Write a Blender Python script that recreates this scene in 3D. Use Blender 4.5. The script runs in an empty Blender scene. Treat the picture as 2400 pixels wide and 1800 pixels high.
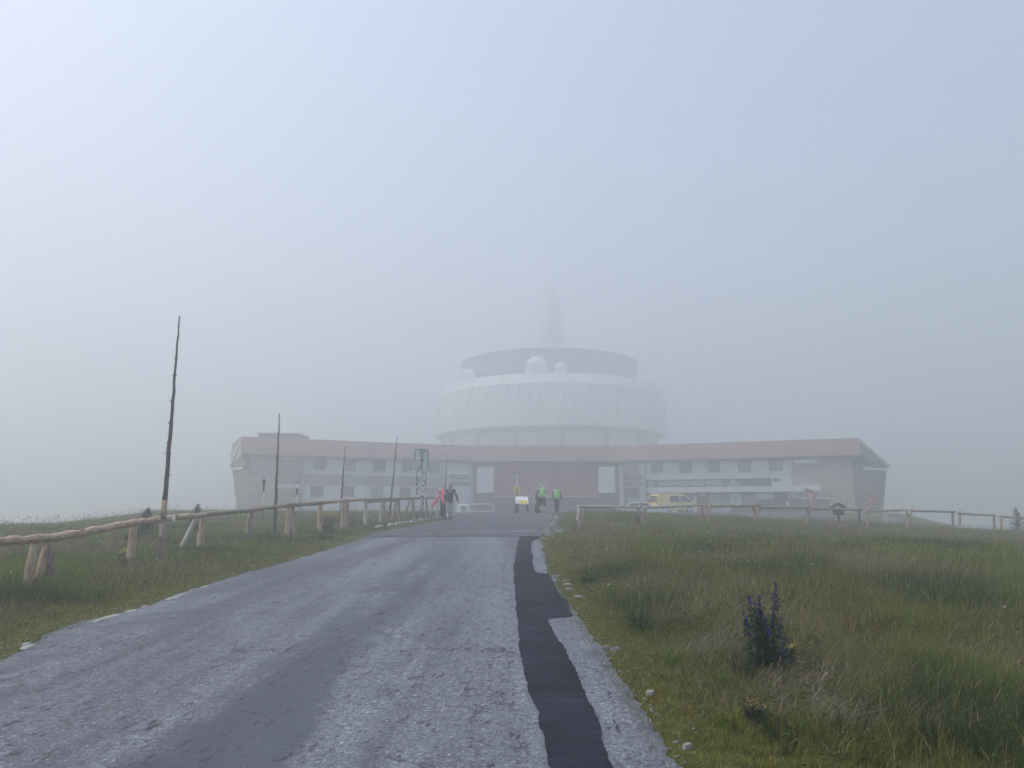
import bpy, bmesh, math, random
import numpy as np
from mathutils import Vector, Matrix, Quaternion

random.seed(7)
rng = np.random.default_rng(11)
S = bpy.context.scene
COL = S.collection

# ------------------------------------------------------------------ camera
F, CX, CY = 1750.0, 1200.0, 900.0          # focal length and centre in pixels of a 2400 x 1800 frame
CAMZ = 1.6
PITCH = math.atan(300.0 / F)
cd = bpy.data.cameras.new('camera'); cam = bpy.data.objects.new('camera', cd); COL.objects.link(cam)
cd.sensor_width = 36.0; cd.lens = 36.0 * F / 2400.0
cd.clip_start = 0.05; cd.clip_end = 3000
cam.location = (0, 0, CAMZ); cam.rotation_euler = (math.pi / 2 + PITCH, 0, 0)
S.camera = cam

# ------------------------------------------------------------------ world, sun, exposure
SUN_EL, SUN_AZ = math.radians(60), math.radians(-100)     # azimuth from +Y towards +X
wd = bpy.data.worlds.new('World'); S.world = wd; wd.use_nodes = True
wn = wd.node_tree; wn.nodes.clear()
sky = wn.nodes.new('ShaderNodeTexSky'); sky.sky_type = 'NISHITA'; sky.sun_disc = False
sky.sun_elevation = SUN_EL; sky.sun_rotation = SUN_AZ
sky.air_density = 1.0; sky.dust_density = 4.0; sky.ozone_density = 0.6; sky.altitude = 1490
bg = wn.nodes.new('ShaderNodeBackground'); bg.inputs['Strength'].default_value = 0.10
wo = wn.nodes.new('ShaderNodeOutputWorld')
wn.links.new(sky.outputs[0], bg.inputs[0]); wn.links.new(bg.outputs[0], wo.inputs[0])
sl = bpy.data.lights.new('sun', 'SUN'); sl.energy = 1.5; sl.angle = math.radians(12); sl.color = (1.0, 0.95, 0.88)
so = bpy.data.objects.new('sun', sl); COL.objects.link(so)
sdir = Vector((math.sin(SUN_AZ) * math.cos(SUN_EL), math.cos(SUN_AZ) * math.cos(SUN_EL), math.sin(SUN_EL)))
so.rotation_euler = sdir.to_track_quat('Z', 'Y').to_euler(); so.location = sdir * 300
S.view_settings.view_transform = 'Standard'; S.view_settings.look = 'None'
S.view_settings.gamma = 1.0; S.view_settings.use_curve_mapping = False
S.view_settings.exposure = 1.15
S.render.engine = 'CYCLES'
cy = S.cycles
cy.max_bounces = 12; cy.diffuse_bounces = 3; cy.glossy_bounces = 3; cy.transmission_bounces = 3
cy.transparent_max_bounces = 6; cy.volume_bounces = 8
cy.use_denoising = True
cy.caustics_reflective = False; cy.caustics_refractive = False
try: cy.denoising_input_passes = 'RGB_ALBEDO_NORMAL'
except Exception: pass

HAZE_DENSITY = 0.0106
HAZE_COLOR = (0.962, 0.973, 0.975)
HAZE_G = 0.60

# ------------------------------------------------------------------ measuring helpers (pixel of the photo -> place)
sP, cP = math.sin(PITCH), math.cos(PITCH)
def ray(px, py):
    u = (px - CX) / F; v = (CY - py) / F
    return Vector((u, cP - v * sP, sP + v * cP))
def at(px, py, d):
    r = ray(px, py); return Vector((r.x * d / r.y, d, CAMZ + r.z * d / r.y))

def smooth(a, b, x):
    t = np.clip((x - a) / (b - a), 0, 1); return t * t * (3 - 2 * t)
def hash2(ix, iy, seed):
    h = np.sin(ix * 127.1 + iy * 311.7 + seed * 74.7) * 43758.5453
    return h - np.floor(h)
def vnoise(x, y, scale, seed=0):
    x = np.asarray(x, float) / scale; y = np.asarray(y, float) / scale
    ix = np.floor(x); iy = np.floor(y); fx = x - ix; fy = y - iy
    fx = fx * fx * (3 - 2 * fx); fy = fy * fy * (3 - 2 * fy)
    a = hash2(ix, iy, seed); b = hash2(ix + 1, iy, seed); c = hash2(ix, iy + 1, seed); d = hash2(ix + 1, iy + 1, seed)
    return (a * (1 - fx) + b * fx) * (1 - fy) + (c * (1 - fx) + d * fx) * fy

def prof(y):
    k = 0.06
    q = (1.52 - 0.034 * np.asarray(y, float)) / k
    return 1.52 - k * np.logaddexp(0, q)
def hit(px, py):
    r = ray(px, py); lo, hi = 0.3, 70.0
    for _ in range(50):
        m = (lo + hi) / 2
        if CAMZ + r.z * m / r.y > float(prof(m)): lo = m
        else: hi = m
    return (r.x * lo / r.y, lo)

EDGE_L = [(-4.9, -30), (-4.3, -8), (-4.4, 2)] + [hit(*p)[:2] for p in
          [(0,1544),(108,1490),(217,1452),(339,1421),(407,1394),(488,1370),(600,1337),(733,1300),(825,1270),(880,1251),(960,1236),(1040,1219),(1082,1207)]]
EDGE_R = [(0.4, -30), (0.9, -8), (0.96, 2)] + [hit(*p)[:2] for p in
          [(1590,1797),(1531,1714),(1465,1620),(1421,1546),(1382,1499),(1351,1448),(1335,1420),(1312,1393),(1296,1362),(1284,1342),(1276,1307),(1267,1268),(1270,1244),(1288,1224),(1300,1210)]]
def edge_fn(e):
    e = sorted(e, key=lambda p: p[1]); ys = np.array([p[1] for p in e]); xs = np.array([p[0] for p in e])
    return lambda y: np.interp(y, ys, xs)
xl, xr = edge_fn(EDGE_L), edge_fn(EDGE_R)
YEND = 47.0

def G(x, y):
    x = np.asarray(x, float); y = np.asarray(y, float)
    z = prof(y)
    ex = np.maximum(xl(y) - x, x - xr(y)); ex = np.where(y > YEND + 4, np.maximum(ex, 0), ex)
    off = smooth(0.15, 2.0, ex) * (1 - smooth(56, 66, y))
    z = z + off * (0.02 + 0.10 * (vnoise(x, y, 3.1, 3) - 0.5) + 0.14 * (vnoise(x, y, 9.0, 5) - 0.5) * smooth(2, 8, ex))
    # right hand side of the summit meadow falls gently away
    z = z - 0.042 * np.maximum(0, x - 5) * smooth(13, 30, y) * (1 - smooth(56, 76, y))
    # sunk parking bay
    z = z - 0.42 * np.exp(-(((x - 11.5) / 6.5) ** 2 + ((y - 66) / 6.0) ** 2))
    # the summit plateau drops off on both sides
    dl = np.maximum(0, (-15 - 0.42 * (y - 30)) - x) * smooth(28, 44, y)
    dr = 2.0 * np.maximum(0, x - (20 + 0.52 * (y - 40))) * smooth(43, 56, y)
    db = np.maximum(0, y - 290)
    drop = 0.14 * dl + 0.14 * dr + 0.14 * db
    drop = 14 * (1 - np.exp(-drop / 14))
    far = 0.05 * np.maximum(0, np.abs(x) - 90)
    return z - drop - 8 * (1 - np.exp(-far / 8))
def g1(x, y): return float(G(x, y))

# ------------------------------------------------------------------ materials
MATS = {}
def new_mat(name):
    m = bpy.data.materials.new(name); m.use_nodes = True; nt = m.node_tree
    b = nt.nodes['Principled BSDF']
    MATS[name] = m
    return m, nt, b
def N(nt, t, **kw):
    n = nt.nodes.new(t)
    for k, v in kw.items(): setattr(n, k, v)
    return n
def ramp(nt, fac, stops):
    r = N(nt, 'ShaderNodeValToRGB'); e = r.color_ramp.elements
    while len(e) < len(stops): e.new(0.5)
    for i, (p, c) in enumerate(stops):
        e[i].position = p; e[i].color = (*c, 1) if len(c) == 3 else c
    nt.links.new(fac, r.inputs[0]); return r
def noise_tex(nt, vec, scale, detail=4, rough=0.55, mapping=None):
    if mapping:
        mp = N(nt, 'ShaderNodeMapping'); mp.inputs['Scale'].default_value = mapping
        nt.links.new(vec, mp.inputs[0]); vec = mp.outputs[0]
    n = N(nt, 'ShaderNodeTexNoise'); n.inputs['Scale'].default_value = scale
    n.inputs['Detail'].default_value = detail; n.inputs['Roughness'].default_value = rough
    nt.links.new(vec, n.inputs['Vector']); return n
def mixrgb(nt, fac, a, b, mode='MIX'):
    m = N(nt, 'ShaderNodeMix', data_type='RGBA', blend_type=mode)
    if hasattr(fac, 'is_linked'): nt.links.new(fac, m.inputs[0])
    else: m.inputs[0].default_value = fac
    for sock, v in ((m.inputs[6], a), (m.inputs[7], b)):
        if hasattr(v, 'is_linked'): nt.links.new(v, sock)
        else: sock.default_value = (*v, 1)
    return m.outputs[2]
def math_n(nt, op, a, b=None):
    m = N(nt, 'ShaderNodeMath', operation=op)
    for i, v in enumerate((a, b)):
        if v is None: continue
        if hasattr(v, 'is_linked'): nt.links.new(v, m.inputs[i])
        else: m.inputs[i].default_value = v
    return m.outputs[0]
def bump(nt, b, h, strength=0.5, dist=0.02):
    bn = N(nt, 'ShaderNodeBump'); bn.inputs['Strength'].default_value = strength; bn.inputs['Distance'].default_value = dist
    nt.links.new(h, bn.inputs['Height']); nt.links.new(bn.outputs[0], b.inputs['Normal'])

def plain(name, c, rough=0.7, var=0.25, scale=3.0, metal=0.0, bmp=0.0, spec=0.5):
    m, nt, b = new_mat(name)
    tc = N(nt, 'ShaderNodeTexCoord')
    n = noise_tex(nt, tc.outputs['Object'], scale, 5)
    lo = tuple(v * (1 - var) for v in c); hi = tuple(min(1, v * (1 + var)) for v in c)
    r = ramp(nt, n.outputs[0], [(0.3, lo), (0.7, hi)])
    nt.links.new(r.outputs[0], b.inputs['Base Color'])
    b.inputs['Roughness'].default_value = rough; b.inputs['Metallic'].default_value = metal
    b.inputs['Specular IOR Level'].default_value = spec
    if bmp: bump(nt, b, n.outputs[0], bmp, 0.02)
    return m

def wood(name, c_light, c_dark, c_crack, rough=0.8):
    m, nt, b = new_mat(name)
    a = N(nt, 'ShaderNodeAttribute', attribute_name='grain')
    n1 = noise_tex(nt, a.outputs['Vector'], 2.2, 6, 0.65, mapping=(1.6, 1.6, 0.9))
    n2 = noise_tex(nt, a.outputs['Vector'], 5.0, 5, 0.6, mapping=(1.8, 1.8, 0.28))
    base = ramp(nt, n1.outputs[0], [(0.32, c_dark), (0.55, c_light), (0.75, tuple(v * 0.8 for v in c_light))])
    cr = ramp(nt, n2.outputs[0], [(0.39, (1, 1, 1)), (0.46, (0, 0, 0))])
    col = mixrgb(nt, cr.outputs[0], base.outputs[0], c_crack)
    nt.links.new(col, b.inputs['Base Color']); b.inputs['Roughness'].default_value = rough
    b.inputs['Specular IOR Level'].default_value = 0.25
    bump(nt, b, n2.outputs[0], 0.8, 0.02)
    return m

def siding(name, c, pitch=0.18, grime=0.2):
    m, nt, b = new_mat(name)
    geo = N(nt, 'ShaderNodeNewGeometry'); sx = N(nt, 'ShaderNodeSeparateXYZ'); nt.links.new(geo.outputs['Position'], sx.inputs[0])
    f = math_n(nt, 'FRACT', math_n(nt, 'DIVIDE', sx.outputs[2], pitch))
    gap = ramp(nt, f, [(0.0, (0, 0, 0)), (0.10, (1, 1, 1)), (0.93, (1, 1, 1)), (1.0, (0, 0, 0))])
    n = noise_tex(nt, geo.outputs['Position'], 0.6, 5, 0.6, mapping=(1, 1, 0.25))
    st = ramp(nt, n.outputs[0], [(0.35, tuple(v * (1 - grime) for v in c)), (0.65, c)])
    col = mixrgb(nt, gap.outputs[0], tuple(v * 0.45 for v in c), st.outputs[0])
    nt.links.new(col, b.inputs['Base Color']); b.inputs['Roughness'].default_value = 0.6
    bump(nt, b, gap.outputs[0], 0.6, 0.03)
    return m

def seamed(name, c, pitch=0.55, axis=0):
    m, nt, b = new_mat(name)
    geo = N(nt, 'ShaderNodeNewGeometry')
    n = noise_tex(nt, geo.outputs['Position'], 0.5, 5, 0.6, mapping=(1, 1, 0.3))
    r = ramp(nt, n.outputs[0], [(0.3, tuple(v * 0.75 for v in c)), (0.7, tuple(min(1, v * 1.15) for v in c))])
    nt.links.new(r.outputs[0], b.inputs['Base Color']); b.inputs['Roughness'].default_value = 0.55
    return m

def asphalt_old():
    m, nt, b = new_mat('asphalt_old')
    tc = N(nt, 'ShaderNodeTexCoord'); P = tc.outputs['Object']
    sx = N(nt, 'ShaderNodeSeparateXYZ'); nt.links.new(P, sx.inputs[0])
    sp = noise_tex(nt, P, 55, 4, 0.8)                     # chippings
    sp2 = noise_tex(nt, P, 17, 5, 0.75)
    vo = N(nt, 'ShaderNodeTexVoronoi'); vo.inputs['Scale'].default_value = 64; nt.links.new(P, vo.inputs['Vector'])
    mid = noise_tex(nt, P, 3.2, 6, 0.65)
    lane = noise_tex(nt, P, 1.0, 5, 0.62, mapping=(1.5, 0.12, 1))     # wear along the driving lines
    pat = noise_tex(nt, P, 0.9, 6, 0.66, mapping=(1.5, 0.35, 1))
    cell = ramp(nt, vo.outputs['Color'], [(0.15, (0.050, 0.055, 0.068)), (0.55, (0.125, 0.134, 0.156)), (0.80, (0.20, 0.21, 0.24)), (0.95, (0.62, 0.63, 0.66))])
    fine = ramp(nt, sp.outputs[0], [(0.34, (0.040, 0.044, 0.056)), (0.5, (0.135, 0.143, 0.166)), (0.66, (0.36, 0.37, 0.40))])
    base = mixrgb(nt, 0.5, cell.outputs[0], fine.outputs[0])
    cl = ramp(nt, sp2.outputs[0], [(0.34, (0.5, 0.5, 0.53)), (0.55, (1.0, 1.0, 1.0)), (0.72, (1.25, 1.25, 1.25))])
    base = mixrgb(nt, 1.0, base, cl.outputs[0], 'MULTIPLY')
    lr = ramp(nt, lane.outputs[0], [(0.32, (0.42, 0.42, 0.46)), (0.5, (0.92, 0.92, 0.92)), (0.68, (1.35, 1.35, 1.35))])
    base = mixrgb(nt, 1.0, base, lr.outputs[0], 'MULTIPLY')
    # bitumen-rich bands where the chippings are gone: between the wheel tracks and along the left margin
    def band_(c, w):
        q = math_n(nt, 'ABSOLUTE', math_n(nt, 'SUBTRACT', sx.outputs[0], c)); r_ = ramp(nt, math_n(nt, 'DIVIDE', q, w), [(0.35, (1, 1, 1)), (1.0, (0, 0, 0))]); return r_.outputs[0]
    bm_ = math_n(nt, 'MAXIMUM', band_(-1.75, 0.75), math_n(nt, 'MAXIMUM', band_(-5.1, 1.9), 0.22))
    pf = math_n(nt, 'ADD', math_n(nt, 'MULTIPLY', pat.outputs[0], 0.6), math_n(nt, 'ADD', math_n(nt, 'MULTIPLY', mid.outputs[0], 0.4), math_n(nt, 'MULTIPLY', bm_, 0.15)))
    pr = ramp(nt, pf, [(0.575, (0, 0, 0)), (0.66, (1, 1, 1))])
    base = mixrgb(nt, math_n(nt, 'MULTIPLY', pr.outputs[0], 0.78), base, (0.042, 0.046, 0.066))
    # torn cracks running slantwise over the slope
    mp = N(nt, 'ShaderNodeMapping'); mp.inputs['Rotation'].default_value = (0, 0, math.radians(8)); nt.links.new(P, mp.inputs[0])
    ck = noise_tex(nt, mp.outputs[0], 3.4, 7, 0.78, mapping=(3.4, 0.8, 1))
    cr = ramp(nt, ck.outputs[0], [(0.365, (1, 1, 1)), (0.40, (0, 0, 0))])
    base = mixrgb(nt, cr.outputs[0], base, (0.020, 0.020, 0.028))
    # long branching cracks where the surface has torn
    wv = noise_tex(nt, P, 2.4, 5, 0.7); wm = N(nt, 'ShaderNodeVectorMath', operation='SCALE'); nt.links.new(wv.outputs['Color'], wm.inputs[0]); wm.inputs['Scale'].default_value = 0.55
    wa = N(nt, 'ShaderNodeVectorMath', operation='ADD'); nt.links.new(P, wa.inputs[0]); nt.links.new(wm.outputs[0], wa.inputs[1])
    wp = N(nt, 'ShaderNodeMapping'); wp.inputs['Scale'].default_value = (1.5, 0.55, 1); nt.links.new(wa.outputs[0], wp.inputs[0])
    cv = N(nt, 'ShaderNodeTexVoronoi', feature='DISTANCE_TO_EDGE'); cv.inputs['Scale'].default_value = 1.3; nt.links.new(wp.outputs[0], cv.inputs['Vector'])
    cl_ = ramp(nt, cv.outputs['Distance'], [(0.006, (1, 1, 1)), (0.022, (0, 0, 0))]); cmk = ramp(nt, noise_tex(nt, P, 0.8, 4, 0.6).outputs[0], [(0.50, (0, 0, 0)), (0.58, (1, 1, 1))])
    base = mixrgb(nt, math_n(nt, 'MULTIPLY', cl_.outputs[0], cmk.outputs[0]), base, (0.02, 0.02, 0.027))
    pits = noise_tex(nt, P, 9, 6, 0.8)
    pt = ramp(nt, pits.outputs[0], [(0.35, (1, 1, 1)), (0.39, (0, 0, 0))])
    base = mixrgb(nt, pt.outputs[0], base, (0.025, 0.025, 0.032))
    nt.links.new(base, b.inputs['Base Color'])
    rr = ramp(nt, pr.outputs[0], [(0, (0.58,) * 3), (1, (0.52,) * 3)])
    nt.links.new(rr.outputs[0], b.inputs['Roughness'])
    b.inputs['Specular IOR Level'].default_value = 0.5
    h = math_n(nt, 'SUBTRACT', math_n(nt, 'ADD', math_n(nt, 'MULTIPLY', sp.outputs[0], 0.5), math_n(nt, 'MULTIPLY', sp2.outputs[0], 0.6)), math_n(nt, 'MULTIPLY', cr.outputs[0], 1.0))
    h = math_n(nt, 'SUBTRACT', h, math_n(nt, 'MULTIPLY', pt.outputs[0], 0.7))
    bump(nt, b, h, 0.7, 0.011)
    return m
def asphalt_new(name, c, rough=0.6, spec=0.45):
    m, nt, b = new_mat(name)
    tc = N(nt, 'ShaderNodeTexCoord'); P = tc.outputs['Object']
    sp = noise_tex(nt, P, 80, 3, 0.7); big = noise_tex(nt, P, 1.4, 5, 0.6); strk = noise_tex(nt, P, 2.0, 5, 0.65, mapping=(0.35, 2.2, 1))
    f = math_n(nt, 'ADD', math_n(nt, 'MULTIPLY', sp.outputs[0], 0.4), math_n(nt, 'ADD', math_n(nt, 'MULTIPLY', big.outputs[0], 0.38), math_n(nt, 'MULTIPLY', strk.outputs[0], 0.22)))
    r = ramp(nt, f, [(0.38, tuple(v * 0.4 for v in c)), (0.5, c), (0.62, tuple(v * 2.6 for v in c))])
    nt.links.new(r.outputs[0], b.inputs['Base Color']); b.inputs['Roughness'].default_value = rough
    b.inputs['Specular IOR Level'].default_value = spec
    bump(nt, b, sp.outputs[0], 0.5, 0.008)
    return m

def veg(name, translucent=0.3, rough=0.6):
    m, nt, b = new_mat(name)
    a = N(nt, 'ShaderNodeAttribute', attribute_name='Col')
    nt.links.new(a.outputs['Color'], b.inputs['Base Color'])
    b.inputs['Roughness'].default_value = rough; b.inputs['Specular IOR Level'].default_value = 0.25
    tr = N(nt, 'ShaderNodeBsdfTranslucent'); nt.links.new(a.outputs['Color'], tr.inputs[0])
    mx = N(nt, 'ShaderNodeMixShader'); mx.inputs[0].default_value = translucent
    nt.links.new(b.outputs[0], mx.inputs[1]); nt.links.new(tr.outputs[0], mx.inputs[2])
    nt.links.new(mx.outputs[0], nt.nodes['Material Output'].inputs['Surface'])
    return m

def soil():
    m, nt, b = new_mat('turf_soil')
    geo = N(nt, 'ShaderNodeNewGeometry'); P = geo.outputs['Position']
    n1 = noise_tex(nt, P, 0.35, 6, 0.6); n2 = noise_tex(nt, P, 9, 5, 0.7)
    c1 = ramp(nt, n1.outputs[0], [(0.3, (0.062, 0.078, 0.020)), (0.5, (0.095, 0.102, 0.026)), (0.7, (0.13, 0.105, 0.05))])
    c2 = ramp(nt, n2.outputs[0], [(0.3, (0.45,) * 3), (0.7, (1.4,) * 3)])
    nt.links.new(mixrgb(nt, 1.0, c1.outputs[0], c2.outputs[0], 'MULTIPLY'), b.inputs['Base Color'])
    b.inputs['Roughness'].default_value = 0.95; b.inputs['Specular IOR Level'].default_value = 0.1
    bump(nt, b, n2.outputs[0], 0.9, 0.06)
    return m

M = MATS
asphalt_old(); asphalt_new('asphalt_patch', (0.015, 0.016, 0.026), 0.85, 0.15); asphalt_new('asphalt_upper', (0.042, 0.044, 0.054), 0.6)
soil(); veg('grass_blade', 0.38); veg('leafage', 0.2); veg('petal', 0.25, 0.5)
wood('peeled_log', (0.64, 0.48, 0.34), (0.36, 0.25, 0.17), (0.08, 0.055, 0.04))
wood('grey_log', (0.44, 0.34, 0.26), (0.20, 0.15, 0.12), (0.06, 0.045, 0.035))
wood('pale_log', (0.62, 0.57, 0.50), (0.40, 0.34, 0.28), (0.10, 0.08, 0.07))
wood('bark_log', (0.15, 0.12, 0.10), (0.085, 0.068, 0.058), (0.03, 0.025, 0.022))
wood('dark_timber', (0.075, 0.055, 0.042), (0.045, 0.033, 0.026), (0.015, 0.012, 0.01))
siding('white_siding', (0.72, 0.73, 0.72)); siding('tan_siding', (0.34, 0.32, 0.27), 0.3); siding('stone_brown', (0.44, 0.415, 0.36), 0.42, 0.30); siding('stone_shaded', (0.25, 0.23, 0.20), 0.42, 0.35)
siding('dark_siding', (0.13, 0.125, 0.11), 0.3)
seamed('roof_red', (0.19, 0.105, 0.085)); seamed('drum_white', (0.74, 0.74, 0.73)); seamed('drum_dark', (0.075, 0.06, 0.055)); seamed('tower_grey', (0.52, 0.52, 0.51))
seamed('red_panel', (0.29, 0.095, 0.080))
plain('white_paint', (0.78, 0.78, 0.77), 0.5, 0.08); plain('grey_paint', (0.42, 0.42, 0.42), 0.5, 0.15); plain('concrete', (0.36, 0.35, 0.33), 0.85, 0.25, 4, bmp=0.3)
plain('kerb_stone', (0.36, 0.345, 0.315), 0.85, 0.3, 9, bmp=0.4); plain('pale_stone', (0.22, 0.21, 0.195), 0.85, 0.3, 12, bmp=0.4)
plain('frame_dark', (0.07, 0.065, 0.06), 0.5, 0.2); plain('sign_green', (0.075, 0.095, 0.085), 0.5, 0.1); plain('black_paint', (0.02, 0.02, 0.022), 0.45, 0.2)
plain('steel', (0.22, 0.225, 0.23), 0.45, 0.15, 5, 0.6); plain('yellow_sign', (0.82, 0.70, 0.06), 0.5, 0.08); plain('van_yellow', (0.82, 0.66, 0.20), 0.3, 0.04)
plain('silver_paint', (0.55, 0.57, 0.60), 0.3, 0.06, 3, 0.3); plain('tyre', (0.02, 0.02, 0.02), 0.9, 0.2); plain('lamp_red', (0.4, 0.02, 0.02), 0.3, 0.1)
plain('door_red', (0.30, 0.11, 0.075), 0.6, 0.2); plain('flag_red', (0.48, 0.10, 0.12), 0.7, 0.15); plain('flag_white', (0.75, 0.75, 0.75), 0.7, 0.1)
plain('skin', (0.50, 0.30, 0.22), 0.5, 0.08); plain('hair_dark', (0.03, 0.02, 0.016), 0.55, 0.3, 30); plain('knit_black', (0.022, 0.022, 0.026), 0.85, 0.3, 20)
plain('jacket_pink', (0.75, 0.16, 0.20), 0.7, 0.2, 8); plain('cloth_navy', (0.03, 0.033, 0.05), 0.85, 0.3, 10); plain('cloth_dark', (0.035, 0.035, 0.036), 0.85, 0.3, 10)
plain('cloth_white', (0.75, 0.75, 0.76), 0.8, 0.06, 10); plain('cover_green', (0.26, 0.58, 0.14), 0.55, 0.2, 6); plain('boot', (0.03, 0.026, 0.024), 0.7, 0.3, 20)
plain('ridge_plastic', (0.62, 0.62, 0.60), 0.5, 0.1); plain('sock_grey', (0.50, 0.49, 0.47), 0.8, 0.1)

def glass(name, c, rough=0.08):
    m, nt, b = new_mat(name)
    tc = N(nt, 'ShaderNodeTexCoord'); n = noise_tex(nt, tc.outputs['Object'], 0.8, 3)
    r = ramp(nt, n.outputs[0], [(0.3, tuple(v * 0.7 for v in c)), (0.7, tuple(v * 1.3 for v in c))])
    nt.links.new(r.outputs[0], b.inputs['Base Color']); b.inputs['Roughness'].default_value = rough
    b.inputs['Specular IOR Level'].default_value = 0.6
    return m
glass('pane_dark', (0.05, 0.055, 0.06)); glass('pane_curtain', (0.26, 0.26, 0.27), 0.15); glass('pane_pale', (0.42, 0.43, 0.45), 0.12); glass('pane_panel', (0.50, 0.56, 0.58), 0.2); glass('car_glass', (0.03, 0.035, 0.04))

def patterned():
    m, nt, b = new_mat('patterned_trousers')
    tc = N(nt, 'ShaderNodeTexCoord'); v = N(nt, 'ShaderNodeTexVoronoi', feature='DISTANCE_TO_EDGE'); v.inputs['Scale'].default_value = 14
    mp = N(nt, 'ShaderNodeMapping'); mp.inputs['Scale'].default_value = (1, 1, 0.6); mp.inputs['Rotation'].default_value = (0.3, 0.7, 0.2)
    nt.links.new(tc.outputs['Object'], mp.inputs[0]); nt.links.new(mp.outputs[0], v.inputs['Vector'])
    r = ramp(nt, v.outputs['Distance'], [(0.08, (0.75, 0.75, 0.78)), (0.14, (0.03, 0.032, 0.05))])
    nt.links.new(r.outputs[0], b.inputs['Base Color']); b.inputs['Roughness'].default_value = 0.85
patterned()
def printed(name, bgc, inks, scale, mapping=(1, 1, 1), cut=0.56):
    """a flat print: blocks of ink on a plain board"""
    m, nt, b = new_mat(name)
    tc = N(nt, 'ShaderNodeTexCoord'); mp = N(nt, 'ShaderNodeMapping'); mp.inputs['Scale'].default_value = mapping
    nt.links.new(tc.outputs['Object'], mp.inputs[0])
    col = bgc
    for i, c in enumerate(inks):
        v = N(nt, 'ShaderNodeTexVoronoi', distance='CHEBYCHEV'); v.inputs['Scale'].default_value = scale * (1 + 0.37 * i)
        nt.links.new(mp.outputs[0], v.inputs['Vector'])
        s = N(nt, 'ShaderNodeSeparateColor'); nt.links.new(v.outputs['Color'], s.inputs[0])
        r = ramp(nt, s.outputs[i % 3], [(cut + 0.1, (0, 0, 0)), (cut + 0.11, (1, 1, 1))])
        col = mixrgb(nt, r.outputs[0], col, c)
    nt.links.new(col, b.inputs['Base Color']); b.inputs['Roughness'].default_value = 0.4
printed('poster_print', (0.10, 0.11, 0.12), [(0.5, 0.5, 0.5), (0.05, 0.06, 0.06)], 1.6, (1, 1, 1.4))

# ------------------------------------------------------------------ mesh builders
def setp(o, label=None, cat=None, group=None, kind=None):
    if label: o['label'] = label
    if cat: o['category'] = cat
    if group: o['group'] = group
    if kind: o['kind'] = kind
    return o
ROOTLOC = {}
def thing(name, label, cat, loc=(0, 0, 0), group=None, rotz=0.0):
    o = bpy.data.objects.new(name, None); COL.objects.link(o)
    o.empty_display_size = 0.2; o.location = loc; o.rotation_euler = (0, 0, rotz)
    ROOTLOC[o.name] = Vector(loc)
    return setp(o, label, cat, group)

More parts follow.
